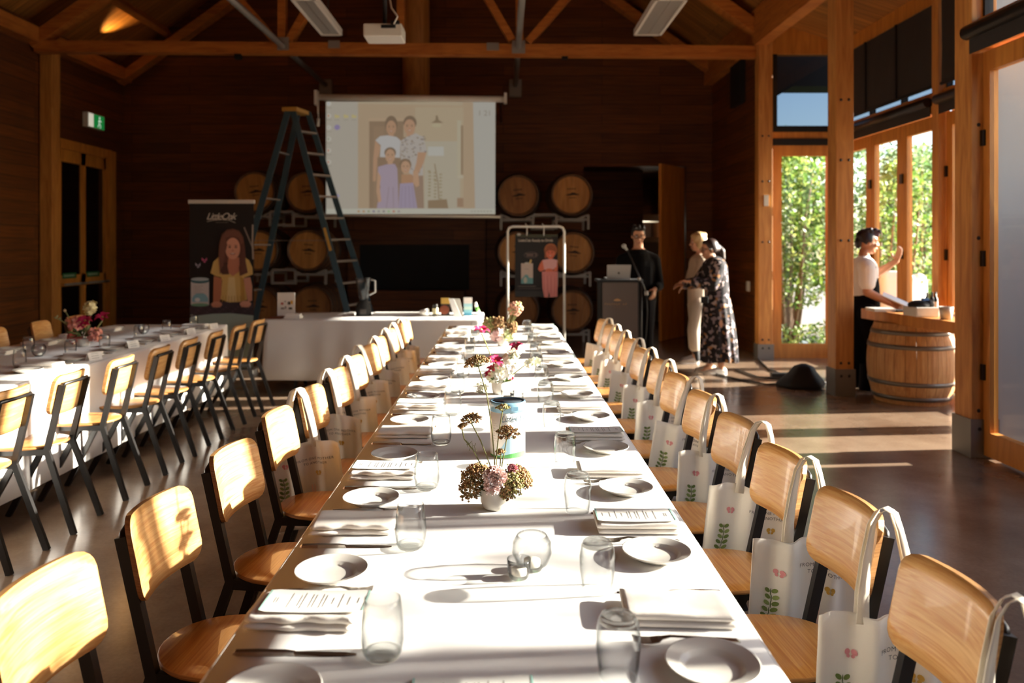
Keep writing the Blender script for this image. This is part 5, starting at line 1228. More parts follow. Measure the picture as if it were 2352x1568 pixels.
# ---- fittings on the posts and wall
tag(MB().b2((3.44,10.33,P(0,473,10.35).z),(3.50,10.35,P(0,448,10.35).z)).build('wall_sensor', M_WHITE, None, (3.47,10.34,2.0)), 'small white box high on the post left of the garden door', 'sensor')
tag(MB().b2((3.435,11.0,.86),(3.46,11.09,1.0)).build('switch_plate', M_WHITE, None, (3.45,11.05,.93)), 'white switch plate on the timber wall behind the woman in the patterned dress', 'switch')
# ---- kitchen seen through the back doorway
o = thing('kitchen_shelf', 'bright white kitchen hood and bench beyond the back doorway', 'kitchen unit', (2.35,15.6,0), world=True)
MB().b2((2.0,15.5,P(0,508,15.5).z),(3.18,16.4,P(0,492,15.5).z)).build('hood', M_WHITE, o); MB().b2((2.42,15.6,1.5),(2.55,15.75,2.1)).build('upright', M_WHITE, o)
MB().b2((2.0,15.5,P(0,556,15.5).z),(3.18,16.3,P(0,545,15.5).z)).build('bench_top', M_WHITE, o); MB().b2((2.05,15.55,0),(3.1,16.3,P(0,556,15.5).z)).build('bench_body', M_GALV, o)
l = bpy.data.lights.new('kitchen_lamp','POINT'); l.energy = 9; l.color = (1,.9,.72); l.shadow_soft_size = .15; lo = bpy.data.objects.new('kitchen_lamp', l); COL.objects.link(lo); lo.location = (2.85,15.75,1.9)
# ---- barrel table in the bay
M_STAVE2 = wood('barrel_stave_pale', '#a87442', '#cfa066', (26,26,2.2), .6)
bc = Vector((3.965,7.62,0)); H = .755
def brad(t): return .325+.07*(1-((t-H/2)/(H/2))**2)
o = thing('barrel_table', 'pale oak barrel carrying the timber bar top beside the waiter', 'barrel', bc, world=True)
mb = MB(); n = 26
for i in range(n):
    t0, t1 = 2*math.pi*(i+.02)/n, 2*math.pi*(i+.98)/n; rings = []
    for k in range(11):
        z = H*k/10; r0 = brad(z); rings.append([(bc.x+q*math.cos(t),bc.y+q*math.sin(t),z) for q, t in ((r0,t0),(r0+.001,(t0+t1)/2),(r0,t1),(r0-.02,t1),(r0-.02,t0))])
    mb.loft(rings, sm=False)
mb.build('staves', M_STAVE2, o); MB().lathe([(0,H-.04),(.31,H-.04),(.31,H-.06),(0,H-.06)],30,bc).build('barrel_head', M_STAVE2, o)
for zc in (.06,.20,.545,.675): MB().lathe([(brad(zc-.02)+.001,zc-.02),(brad(zc-.02)+.006,zc-.02),(brad(zc+.02)+.006,zc+.02),(brad(zc+.02)+.001,zc+.02)],44,bc).build('hoop', mat('pale_hoop','#77726b',.45,metal=.6), o)
o = thing('bar_top', 'thick timber bar top resting on the oak barrel under the glass doors', 'bar', (4.0,7.1,.76), world=True)
MB().prism([(3.66,8.02,.757),(3.80,6.25,.757),(4.40,6.25,.757),(4.34,8.02,.757)],(0,0,.10)).build('plank', M_DOORW, o, bevel=.006)
MB().b2((4.22,6.3,0),(4.34,6.42,.757)).build('support_leg', M_DOORW, o)
ZB = .858
def onB(px, py): Y = F*(CZ-ZB)/(py-VY); return Vector(((px-VX)/F*Y, Y, ZB))
q = onB(2133,728); o = thing('white_tray', 'white serving tray stacked with black items on the bar top', 'tray', q, world=True)
MB().b2((q.x-.11,q.y,ZB),(q.x+.10,q.y+.24,ZB+.085)).build('tray_body', M_WHITE, o, bevel=.01)
tag(MB().ball((q.x-.02,q.y+.12,ZB+.10),(.10,.09,.045),12,8).ball((q.x+.05,q.y+.1,ZB+.105),(.05,.05,.05),10,6).build('black_cloth', M_DARK, None, (q.x,q.y+.12,ZB+.086)), 'crumpled black cloth lying on the white tray', 'cloth')
tag(MB().b2((q.x-.03,q.y+.03,ZB+.145),(q.x+.02,q.y+.07,ZB+.165),0,hx('#2f62a8')).build('blue_clip', M_GLOSSP, None, (q.x,q.y+.05,ZB+.15)), 'small blue clip on the black cloth', 'clip')
for i, px in enumerate((2129,2141,2149)):
    c = onB(px,712); o = thing('dark_bottle', '%s of three small dark bottles behind the tray on the bar' % ('left','middle','right')[i], 'bottle', c, 0, 'small bottles on the bar', world=True)
    MB().lathe([(0,0),(.02,0),(.022,.01),(.022,.11),(.009,.14),(.009,.18),(0,.18)],14,c).build('bottle_body', M_BLACK, o); MB().lathe([(.0225,.03),(.0225,.085)],14,c).build('label_band', M_WHITE, o)
c = onB(2173,733); tag(MB().lathe([(0,0),(.045,0),(.058,.11),(.054,.11),(.043,.005),(0,.005)],22,c).build('white_bucket', M_POT, None, c), 'round white pot on the bar top right of the tray', 'pot')
c = onB(2213,743); tag(MB().lathe([(0,0),(.026,0),(.033,.10),(.030,.10),(.024,.004),(0,.004)],18,c).build('paper_cup', M_WHITE, None, c), 'white paper cup at the right end of the bar top', 'cup')
c = onB(2076,717); tag(MB().b2((c.x-.05,c.y,ZB),(c.x+.05,c.y+.16,ZB+.018)).build('phone', M_BLACK, None, c), 'black phone lying on the bar top left of the tray', 'phone')
c = onB(2040,716); tag(MB().b2((c.x-.13,c.y,ZB),(c.x+.07,c.y+.2,ZB+.03)).build('paper_stack', M_WHITE, None, c, .003), 'stack of white papers on the bar top beside the waiter', 'papers')
# ---- floor cables, gear bag
for k, (pts, lb) in enumerate((([(1690,850),(1740,868),(1800,872),(1860,884),(1905,880)],'black cable snaking from the dress to the big post'),([(1620,856),(1690,872),(1760,885),(1840,880)],'black cable looping on the floor behind the right chairs'),([(1740,826),(1765,850),(1800,862)],'black cable crossing the sunlit floor patch'))):
    pp = []
    for px, py in pts: Y = F*CZ/(py-VY); pp.append(((px-VX)/F*Y, Y, .012))
    tag(MB().tube(pp,.011,6).build('floor_cable', M_BLACK, None, pp[0]), lb, 'cable', 'cables on the floor')
Y = F*CZ/(866-VY); x = (1805-VX)/F*Y; tag(MB().b2((x-.17,Y-.04,0),(x+.12,Y+.05,.05)).build('power_strip', M_BLACK, None, (x,Y,0), .01), 'black power strip on the floor left of the big post', 'power strip')
x, Y = 3.16, 8.3; o = thing('gear_bag', 'black cloth equipment bag slumped behind the big post', 'bag', (x,Y,0), world=True)
MB().loft([[(x+.08*t+r_*math.cos(a)*(1+.12*math.sin(3*a+t*4)),Y+r_*.8*math.sin(a)*(1+.1*math.sin(4*a)),t) for a in [2*math.pi*k/20 for k in range(20)]] for t, r_ in ((0,.24),(.04,.25),(.10,.20),(.16,.14),(.22,.10),(.25,.03))]).build('bag_body', M_DARK, o)
# ================================================================ outside: trees, covers
_nt = M_LEAF.node_tree; _b = _nt.nodes['Principled BSDF']; _tr = _nt.nodes.new('ShaderNodeBsdfTranslucent'); _mx = _nt.nodes.new('ShaderNodeMixShader'); _mx.inputs[0].default_value = .45
_a = [q for q in _nt.nodes if q.type == 'ATTRIBUTE'][0]; _nt.links.new(_a.outputs['Color'], _tr.inputs['Color']); _o = [q for q in _nt.nodes if q.type == 'OUTPUT_MATERIAL'][0]
_nt.links.new(_b.outputs[0], _mx.inputs[1]); _nt.links.new(_tr.outputs[0], _mx.inputs[2]); _nt.links.new(_mx.outputs[0], _o.inputs[0])
GRN = [hx(c) for c in ('#6f8f3a','#8aa850','#567a30','#9ab45e','#44662a','#b3bd6a')]
GRN2 = [hx(c) for c in ('#7f9a68','#93ab7a','#6a8856','#a8ba8c','#587a4a')]
M_BARK = wood('bark', '#6a5240', '#9a8068', (8,8,2), .8)
def tree(x, y, h, r, n, seed, cols, label, L=.10, low=.25):
    rnd = random.Random(seed); o = thing('garden_tree', label, 'tree', (x,y,-.12), 0, 'garden trees outside the glass doors', world=True); mb = MB()
    for k in range(4):
        a = k*1.7+seed; pts = [Vector((x+.05*math.cos(a),y+.05*math.sin(a),-.12))]
        for q in range(1,5): t = q/4; pts.append(Vector((x+(.08+r*.55*t)*math.cos(a+.3*t)+rnd.uniform(-.05,.05), y+(.08+r*.55*t)*math.sin(a+.3*t)+rnd.uniform(-.05,.05), h*.85*t)))
        mb.tube(pts,[.035,.03,.024,.016,.006],6)
    mb.build('trunk', M_BARK, o); mb = MB()
    for i in range(n):
        t = rnd.random()**.8; zz = h*(low+(1-low)*t); rad = r*(.55+.75*math.sin(math.pi*min(1,t*.85+.12)))*math.sqrt(rnd.random())*(1 if t < .9 else .6); a = rnd.uniform(0,6.283)
        c = Vector((x+rad*math.cos(a), y+rad*math.sin(a), zz)); d = Vector((rnd.gauss(0,1),rnd.gauss(0,1),rnd.gauss(-.2,.8))).normalized(); s = d.orthogonal().normalized(); s.rotate(Matrix.Rotation(rnd.uniform(0,6.28),3,d)); l = L*rnd.uniform(.6,1.3)
        mb.add([c,c+d*l*.5+s*l*.22,c+d*l,c+d*l*.5-s*l*.22],[(0,1,2,3)],0,rnd.choice(cols))
    mb.build('foliage', M_LEAF, o)
TREES = [(7.6,2.35,3.75,.75,620,0,'unseen sparse tree added in the garden to shade the near end of the table'),(4.5,12.4,3.1,.55,2600,0,'slender leafy shrub directly behind the garden door'),(4.85,13.1,3.3,.7,2800,0,'bushy tree behind the garden door, on its right'),(4.55,14.6,3.6,.9,2400,1,'pale tree farther behind the garden door'),  # first tree is out of view, added for soft shade on the table
 (5.7,11.3,2.7,.5,1900,0,'leafy shrub seen left of the waiter through the first pane'),(6.5,12.7,3.1,.8,2600,1,'grey green tree in the middle pane behind the waiter'),(7.2,13.3,3.0,.8,2600,0,'yellow green tree seen beyond the waiter\'s raised hand'),(7.9,14.2,3.3,.9,2400,0,'tall hedge tree right of the raised hand'),(8.2,13.4,2.9,.8,2200,0,'leafy tree in the narrow pane by the brass handle'),(6.9,15.2,3.6,1.0,2200,1,'distant pale tree behind the bay glass'),(5.6,15.4,3.7,1.0,2000,1,'distant tree between the bay and the garden door')]
for i, (x, y, h, r, n, c, lb) in enumerate(TREES): tree(x, y, h, r, n, i+1, (GRN,GRN2)[c], lb, .10 if y < 13 else .13, .16 if y > 5 else .78)
for i, (x, y) in enumerate(((4.05,11.5),(4.78,11.75),(5.35,12.2))):
    rnd = random.Random(i); mb = MB()
    for q in range(260):
        a = rnd.uniform(0,6.28); rad = .35*math.sqrt(rnd.random()); c = Vector((x+rad*math.cos(a),y+rad*math.sin(a),-.1+.4*rnd.random())); d = Vector((rnd.gauss(0,1),rnd.gauss(0,1),rnd.uniform(0,1))).normalized(); s = d.orthogonal().normalized(); l = .10
        mb.add([c,c+d*l*.5+s*l*.2,c+d*l,c+d*l*.5-s*l*.2],[(0,1,2,3)],0,rnd.choice(GRN))
    tag(mb.build('low_shrub', M_LEAF, None, (x,y,-.12)), ('low shrub left behind the garden door','low shrub in the middle behind the garden door','low shrub right behind the garden door')[i], 'shrub', 'low shrubs')
for i, (px, w_, Y) in enumerate(((2052,60,10.5),(2105,44,10.9))):
    c = P(px,0,Y); z1 = P(0,622 if i == 0 else 628,Y).z; rw = w_/F*Y/2; rings = []
    for t, s in ((0,1.35),(.3,1.2),(.6,1.05),(.9,.95),(.98,.8),(1,.3)):
        rings.append([(c.x+rw*s*(1+.08*math.sin(5*a+t*3))*math.cos(a), Y+rw*s*(1+.08*math.sin(5*a+t*3))*math.sin(a), -.1+(z1+.1)*t) for a in [2*math.pi*k/28 for k in range(28)]])
    tag(MB().loft(rings).build('white_cover', M_CLOTH, None, (c.x,Y,-.1)), ('white cloth cover outside behind the waiter\'s hands','narrow white cloth cover outside, right of the door stile')[i], 'cover')
o = thing('garden_sprig', 'small leafy sprig outside the glass door at the right edge', 'plant', (3.72,5.2,-.12), world=True)
MB().tube([(3.9,5.35,-.12),(3.85,5.32,.9),(3.74,5.28,1.62)],.008,6).build('stem', M_BARK, o); mb = MB(); rnd = random.Random(2)
for q in range(26):
    c = Vector((3.72+rnd.uniform(-.12,.2),5.28+rnd.uniform(-.1,.1),1.62+rnd.uniform(-.16,.12))); d = Vector((rnd.gauss(0,1),rnd.gauss(0,1),rnd.gauss(0,.6))).normalized(); s = d.orthogonal().normalized(); mb.add([c,c+d*.035+s*.018,c+d*.07,c+d*.035-s*.018],[(0,1,2,3)],0,rnd.choice(GRN))
mb.build('foliage', M_LEAF, o)

# unseen fence added right of the hall to keep low sun off the floor
M_FENCE = planks('fence_boards', '#8a7a66', '#6f6252', '#2a241c', 'wall', 3, .14)
tag(MB().b2((5.2,-7,-.12),(5.28,5.55,2.03)).build('sun_block_fence', M_FENCE, None, (5.24,-1,-.12)), 'unseen board fence added outside the doors right of the camera to block sun', 'fence')
# ================================================================ people
SKIN_D, SKIN_L, SKIN_M = hx('#b98260'), hx('#d9a585'), hx('#c58f6c')
def remesh(mb, name, m, parent, voxel=.007, smooth=6, col=None):
    o = mb.build(name, m, parent)
    a = o.modifiers.new('r','REMESH'); a.mode = 'VOXEL'; a.voxel_size = voxel; a.use_smooth_shade = True
    b = o.modifiers.new('s','SMOOTH'); b.iterations = smooth; b.factor = .5
    me = bpy.data.meshes.new_from_object(o.evaluated_get(bpy.context.evaluated_depsgraph_get()))
    me.name = name; old = o.data; o.modifiers.clear(); o.data = me; bpy.data.meshes.remove(old)
    if not me.materials: me.materials.append(m)
    me.polygons.foreach_set('use_smooth', [True]*len(me.polygons)); me.polygons.foreach_set('material_index', [0]*len(me.polygons))
    if col is not None:
        for at in list(me.color_attributes): me.color_attributes.remove(at)
        at = me.color_attributes.new('Col','FLOAT_COLOR','CORNER'); n = len(me.loops)
        if callable(col):
            buf = []; co = [tuple(v.co) for v in me.vertices]; ci = [col(Vector(c)+o.parent.location if parent is not None else Vector(c)) for c in co]
            for l in me.loops: buf += ci[l.vertex_index]
        else: buf = list(col)*n
        at.data.foreach_set('color', buf)
    return o
def chain(mb, pts, rs, n=14):
    for i in range(len(pts)-1): mb.cap(pts[i], pts[i+1], rs[i], rs[i+1], n)
def hand(mb, w, d, nrm, k=1.0, curl=.5, thumb=1, spread=.12):
    # palm and five separate curled fingers; d = pointing direction, nrm = back-of-hand normal
    d = Vector(d).normalized(); nrm = (Vector(nrm)-d*Vector(nrm).dot(d)).normalized(); s = d.cross(nrm)*thumb; w = Vector(w)
    for t in (-.028,-.010,.010,.028): mb.cap(w+d*.008*k+s*t*.6*k, w+d*.082*k+s*t*k, .013*k, .0115*k, 10)
    for q, (t, L) in enumerate(((.030,.066),(.0105,.076),(-.010,.072),(-.030,.056))):
        b = w+d*.085*k+s*t*k; dd = (d+s*t*spread*30*.12).normalized(); pts = [b]; ang = 0
        for f in (.42,.33,.25):
            ang += curl*(.55+.12*q)*.55; v = dd*math.cos(ang)-nrm*math.sin(ang); pts.append(pts[-1]+v*L*f*k)
        chain(mb, pts, [.0092*k,.0085*k,.0078*k,.0065*k], 10)
    b = w+d*.022*k+s*.030*k; v = (d*.6+s*.75-nrm*.25*(.5+curl)).normalized(); v2 = (d*.9+s*.25-nrm*.4*curl).normalized()
    chain(mb, [b, b+v*.038*k, b+v*.038*k+v2*.030*k], [.013*k,.0105*k,.008*k], 10)
def head(mb, c, f, k=1.0, tilt=0):
    # c centre of skull, f facing direction
    f = Vector(f).normalized(); up = Vector((0,0,1)); s = f.cross(up).normalized()
    if tilt: q = Matrix.Rotation(tilt,3,s); f = q @ f; up = q @ up
    M = Matrix((s, f, up)).transposed(); c = Vector(c)
    def at(x, y, z): return c+M @ Vector((x*k,y*k,z*k))
    def e(p, r): mb.ball(at(*p), [q*k for q in r], 18, 12, M=M)
    e((0,-.012,.022),(.073,.092,.092)); e((0,.022,-.035),(.060,.066,.085)); e((0,.050,-.088),(.036,.034,.030)); e((0,.042,.032),(.058,.048,.052))
    mb.cap(at(0,.084,.012), at(0,.106,-.028), .010*k, .0145*k, 10); e((0,.090,-.062),(.024,.012,.008)); e((0,.088,-.073),(.021,.011,.008))
    for q in (-1,1):
        e((q*.072,-.008,-.012),(.010,.020,.032)); e((q*.036,.070,-.030),(.022,.020,.022)); e((q*.030,.083,.022),(.022,.010,.008)); e((q*.011,.096,-.030),(.010,.010,.009))
    return at, M
def eyes(o, at, k=1.0, brow='#2a1a12', M=None):
    mb = MB()
    for q in (-1,1):
        mb.ball(at(q*.030,.080,.002), (.0125*k,.010*k,.0085*k), 10, 8, 0, hx('#e6ddd4'), M=M); mb.ball(at(q*.030,.0885,.002), (.0062*k,.004*k,.0066*k), 8, 6, 0, hx('#23140d'), M=M)
        mb.cap(at(q*.014,.092,.024), at(q*.046,.082,.026), .0045*k, .003*k, 8, 0, hx(brow))
    mb.build('eyes', M_GLOSSP, o)
    mb = MB(); mb.cap(at(-.018,.099,-.067), at(.018,.099,-.067), .0045*k, .0045*k, 8, 0, hx('#9a5148')); mb.build('mouth', M_PAINT, o)
def glasses(o, at, k=1.0):
    mb = MB()
    for q in (-1,1):
        ring = [at(q*.032+.024*math.cos(t), .101, .0+.018*math.sin(t)) for t in [2*math.pi*i/14 for i in range(15)]]
        mb.tube(ring, .0028*k, 6, cap=False); mb.tube([at(q*.056,.099,.006), at(q*.080,.06,.008), at(q*.082,-.01,.0)], .0028*k, 6)
    mb.tube([at(-.009,.102,.004), at(.009,.102,.004)], .0028*k, 6); mb.build('glasses', M_BLACK, o)
def sneaker(o, heel, toe, col, name='shoe'):
    h = Vector(heel); t = Vector(toe); d = (t-h).normalized(); s = Vector((-d.y,d.x,0)); L = (t-h).length; rings = []
    for u, w, z in ((-.02,.024,.055),(.06,.034,.075),(.25,.036,.085),(.45,.040,.075),(.65,.045,.058),(.85,.040,.045),(.97,.024,.032)):
        rings.append([h+d*L*u+s*w*math.cos(a)+Vector((0,0,max(0.001,.012+z*.5+z*.5*math.sin(a)))) for a in [2*math.pi*q/14 for q in range(14)]])
    mb = MB().loft(rings, 0, col); sh = mb.build(name, M_PAINT, o)
    rings = [[h+d*L*u+s*w*q+Vector((0,0,z)) for q, z in ((-1,0),(1,0),(1,.02),(-1,.02))] for u, w in ((-.03,.027),(.1,.038),(.45,.044),(.7,.048),(.88,.042),(.99,.025))]
    MB().loft(rings, 0, hx('#e8e4dc'), False).build('sole', M_PAINT, sh, o.location)
M_HAIRM = attr_mat('hair', .45)
M_FABRIC = attr_mat('clothing', .95); M_FABRIC.node_tree.nodes['Principled BSDF'].inputs['Specular IOR Level'].default_value = .15
def floral():
    m = mat('floral_cloth', '#2a2326', .85); nt = m.node_tree; b = nt.nodes['Principled BSDF']; tc = N(nt,'ShaderNodeTexCoord')
    v = N(nt,'ShaderNodeTexVoronoi'); v.inputs['Scale'].default_value = 30; nz = N(nt,'ShaderNodeTexNoise'); nz.inputs['Scale'].default_value = 16; nz.inputs['Detail'].default_value = 3
    ad = N(nt,'ShaderNodeVectorMath', operation='MULTIPLY_ADD'); nt.links.new(tc.outputs['Object'], nz.inputs['Vector']); nt.links.new(nz.outputs['Color'], ad.inputs[0]); ad.inputs[1].default_value = (.05,.05,.05); nt.links.new(tc.outputs['Object'], ad.inputs[2]); nt.links.new(ad.outputs[0], v.inputs['Vector'])
    cr = N(nt,'ShaderNodeValToRGB'); cr.color_ramp.interpolation = 'CONSTANT'; el = cr.color_ramp.elements
    el[0].color = hx('#191519'); el[1].position = .42; el[1].color = hx('#8c8188')
    for p_, c in ((.55,'#221c20'),(.66,'#a5774a'),(.74,'#2a2328'),(.82,'#b9a8a4'),(.92,'#1c171b')): q = el.new(p_); q.color = hx(c)
    sp = N(nt,'ShaderNodeSeparateColor'); nt.links.new(v.outputs['Color'], sp.inputs[0]); nt.links.new(sp.outputs[0], cr.inputs[0]); nt.links.new(cr.outputs[0], b.inputs['Base Color']); return m
M_FLORAL = floral()
# ---- woman in the patterned dress, facing left
Y = 9.2; p = lambda px, py, dy=0: P(px, py, Y)+Vector((0,dy,0))
o = thing('person', 'woman with a dark ponytail in a long patterned dress and white sneakers, standing in front', 'person', (p(1640,857).x,Y,0), 0, None, world=True)
mb = MB(); at, HM = head(mb, p(1629,572), (-1,-.12,0), .97, R(-6))
chain(mb, [p(1634,588), p(1640,606)], [.050,.055]); mb.cap(p(1640,612), p(1645,690), .115, .125, 16); mb.cap(p(1645,700), p(1645,745), .13, .13, 16)
for dy, kx in ((-.09,1652),(.08,1634)):
    chain(mb, [p(1646,740,dy), p(kx-4,790,dy), p(kx,845,dy)], [.085,.055,.038])
    mb.cap(p(kx,845,dy), p(kx-20,853,dy), .036, .026)
na = [p(1640,612,-.17), p(1625,652,-.22), p(1578,645,-.20)]; fa = [p(1638,612,.16), p(1612,650,.18), p(1574,655,.12)]
for a in (na, fa): chain(mb, a, [.055,.042,.028]); hand(mb, a[2], a[2]-a[1], (0,0,1), .95, .9, 1 if a is na else -1)
remesh(mb, 'body', M_SKIN, o, .007, 5, SKIN_L); eyes(o, at, .97, M=HM); glasses(o, at, .97)
mb = MB(); chain(mb, [p(1640,610,-.16), p(1640,606), p(1640,610,.15)], [.085,.085,.085]); mb.cap(p(1641,616), p(1646,668), .150, .142, 20); mb.cap(p(1646,668), p(1646,690), .142, .140, 20)
for a in (na, fa): chain(mb, [a[0], a[1], a[1].lerp(a[2],.8)], [.085,.075,.062])
remesh(mb, 'dress_top', M_FLORAL, o, .009, 5)
rings = []; 
for t in [i/14 for i in range(15)]:
    cx = 1646+4*t; zc = p(0,683).z*(1-t)+p(0,829).z*t; rad = .142+.058*t**.8+.012*math.sin(3*t); ring = []
    for k in range(96):
        a = 2*math.pi*k/96; ple = 1+(.02+.055*t)*math.sin(a*13)+.03*t*math.sin(a*5+1)
        ring.append(Vector((p(cx,0).x+.012*t+rad*ple*1.05*math.cos(a), Y+rad*ple*.95*math.sin(a), zc+.01*math.sin(a*3)*t)))
    rings.append(ring)
MB().loft(rings).build('dress_skirt', M_FLORAL, o)
DH = hx('#2a1710'); mb = MB()
def hb(pt, r): mb.ball(at(*pt), r, 16, 10, M=HM)
hb((0,-.022,.040),(.080,.094,.088)); hb((0,.030,.082),(.060,.045,.032)); hb((-.060,-.03,.0),(.022,.055,.055)); hb((.060,-.03,.0),(.022,.055,.055)); hb((0,-.09,.0),(.055,.04,.065))
chain(mb, [at(0,-.115,.015), at(0,-.150,-.04), at(0,-.150,-.13), at(0,-.135,-.20)], [.034,.044,.040,.016])
remesh(mb, 'hair', M_HAIRM, o, .008, 3, DH)
sneaker(o, p(1662,0,-.09)*1+Vector((0,0,-p(0,0).z)), p(1612,0,-.10)+Vector((0,0,-p(0,0).z)), hx('#e6e2da')); sneaker(o, p(1648,0,.10)+Vector((0,0,-p(0,0).z)), p(1600,0,.10)+Vector((0,0,-p(0,0).z)), hx('#cfc6ba'))
tag(MB().b2((p(1596,0).x,Y-.30,p(0,692).z),(p(1612,0).x,Y-.27,p(0,677).z)).build('clutch_purse', M_DARK, None, (p(1604,0).x,Y-.28,p(0,684).z), .006), 'small dark purse at the side of the patterned dress', 'purse')
# ---- blonde woman behind her, also facing left
Y = 10.05; p = lambda px, py, dy=0: P(px, py, Y)+Vector((0,dy,0))
o = thing('person', 'blonde woman in a pale top and cream trousers standing behind the patterned dress', 'person', (p(1604,832).x,Y,0), 0, None, world=True)
mb = MB(); at, HM = head(mb, p(1603,556), (-1,-.05,0), .98, R(-4))
chain(mb, [p(1608,574), p(1610,590)], [.050,.055]); mb.cap(p(1609,600), p(1604,665), .12, .12, 16); mb.cap(p(1604,680), p(1603,705), .13, .12, 16)
for dy, kx in ((-.09,1592),(.09,1604)):
    chain(mb, [p(1602,705,dy), p(kx,760,dy), p(kx+2,822,dy)], [.085,.055,.038]); mb.cap(p(kx+2,822,dy), p(kx-16,829,dy), .036, .026)
na = [p(1606,602,-.17), p(1590,645,-.19), p(1572,655,-.14)]; fa = [p(1604,602,.16), p(1590,645,.18), p(1570,650,.1)]
for a in (na, fa): chain(mb, a, [.052,.040,.027]); hand(mb, a[2], a[2]-a[1], (0,0,1), .95, .9, 1 if a is na else -1)
remesh(mb, 'body', M_SKIN, o, .0075, 5, SKIN_L); eyes(o, at, .98, '#7a5a3a', HM)
mb = MB(); chain(mb, [p(1606,600,-.15), p(1608,594), p(1606,600,.15)], [.075,.08,.075]); mb.cap(p(1607,606), p(1604,660), .140, .132, 20)
for a in (na, fa): chain(mb, [a[0], a[1]], [.066,.056])
remesh(mb, 'pale_top', M_FABRIC, o, .009, 4, hx('#cdbba4'))
mb = MB(); mb.cap(p(1604,662), p(1603,700), .138, .13, 18)
for dy, kx in ((-.09,1590),(.09,1603)): chain(mb, [p(1601,700,dy), p(kx,755,dy), p(kx+2,792,dy)], [.105,.085,.080])
remesh(mb, 'cream_trousers', M_FABRIC, o, .009, 4, hx('#d3c4b0'))
mb = MB(); hb((0,-.018,.040),(.090,.102,.096)); hb((0,.040,.078),(.066,.048,.040)); hb((-.068,-.02,-.02),(.030,.062,.085)); hb((.068,-.02,-.02),(.030,.062,.085)); hb((0,-.085,-.02),(.074,.048,.090))
for q in range(16): hb((.07*math.sin(q*2.4),-.02-.07*math.cos(q*2.4),.02+.07*math.cos(q*1.7)),(.034,.034,.034))
remesh(mb, 'hair', M_HAIRM, o, .008, 2, hx('#c9a878'))
for dy, kx in ((-.09,1600),(.09,1612)):
    z0 = Vector((0,0,-p(0,0).z)); sneaker(o, p(kx,0,dy)+z0, p(kx-44,0,dy)+z0, hx('#b9ada0'))
    mb = MB(); mb.cap(p(kx-6,800,dy), p(kx-4,822,dy), .05, .042, 14); mb.build('sock', M_DARK, o)
# ---- man behind the lectern
Y = 9.52; p = lambda px, py, dy=0: P(px, py, Y)+Vector((0,dy,0))
o = thing('person', 'dark haired man with glasses in a black jacket behind the lectern', 'person', (p(1467,0).x,Y,0), 0, None, world=True)
mb = MB(); at, HM = head(mb, p(1466,540), (-.05,-1,0), 1.04, R(-14))
chain(mb, [p(1467,560,.03), p(1467,578,.04)], [.056,.062]); mb.cap(p(1467,592,.04), p(1467,680,.03), .135, .13, 16)
for sx in (-1,1):
    kx = 1467+sx*19; chain(mb, [p(kx,700), p(kx,770), p(kx,835)], [.09,.06,.045]); mb.cap(p(kx,838,0), p(kx,842,-.16), .04, .034)
ra = [p(1431,600,.03), p(1424,655,-.02), p(1436,676,-.22)]; la = [p(1503,600,.03), p(1512,655,-.02), p(1499,662,-.14)]
for a, th in ((ra,-1),(la,1)): chain(mb, a, [.058,.045,.031]); hand(mb, a[2], Vector((-.25 if a is la else .2,-.45,-.75)), (.6,-.6,0), 1.05, 1.0, th)
remesh(mb, 'body', M_SKIN, o, .0075, 5, hx('#c08a68')); eyes(o, at, 1.04, '#1c120c', HM); glasses(o, at, 1.04)
BLK = hx('#0e0b09'); mb = MB(); chain(mb, [p(1431,598,.03), p(1467,588,.04), p(1503,598,.03)], [.082,.10,.082]); mb.cap(p(1467,600,.04), p(1467,690,.03), .172, .165, 20); mb.cap(p(1455,612,.03), p(1455,695,.03), .15,.15,16); mb.cap(p(1480,612,.03), p(1480,695,.03), .15,.15,16)
for a in (ra, la): chain(mb, [a[0], a[1], a[1].lerp(a[2],.75)], [.083,.068,.050])
chain(mb, [p(1455,581,.0), p(1467,584,-.03), p(1479,581,.0)], [.03,.028,.03]); remesh(mb, 'black_jacket', M_FABRIC, o, .009, 4, BLK)
mb = MB()
for sx in (-1,1): kx = 1467+sx*18; chain(mb, [p(kx,690), p(kx,770), p(kx,838)], [.115,.085,.075])
remesh(mb, 'trousers', M_FABRIC, o, .01, 3, hx('#121013'))
mb = MB(); hb((0,-.022,.048),(.082,.096,.080)); hb((0,.045,.088),(.062,.046,.030)); hb((.062,-.02,.02),(.020,.055,.05)); hb((-.062,-.02,.02),(.020,.055,.05)); hb((0,-.08,-.01),(.06,.035,.06))
for q in range(12): hb((.055*math.sin(q*2.1),.03-.05*math.cos(q*1.3),.105+.012*math.sin(q*5)),(.022,.022,.022))
remesh(mb, 'hair', M_HAIRM, o, .007, 2, hx('#160e0a'))
for sx in (-1,1): z0 = Vector((0,0,-p(0,0).z)); sneaker(o, p(1467+sx*20,0,.06)+z0, p(1467+sx*22,0,-.2)+z0, hx('#1a1614'))
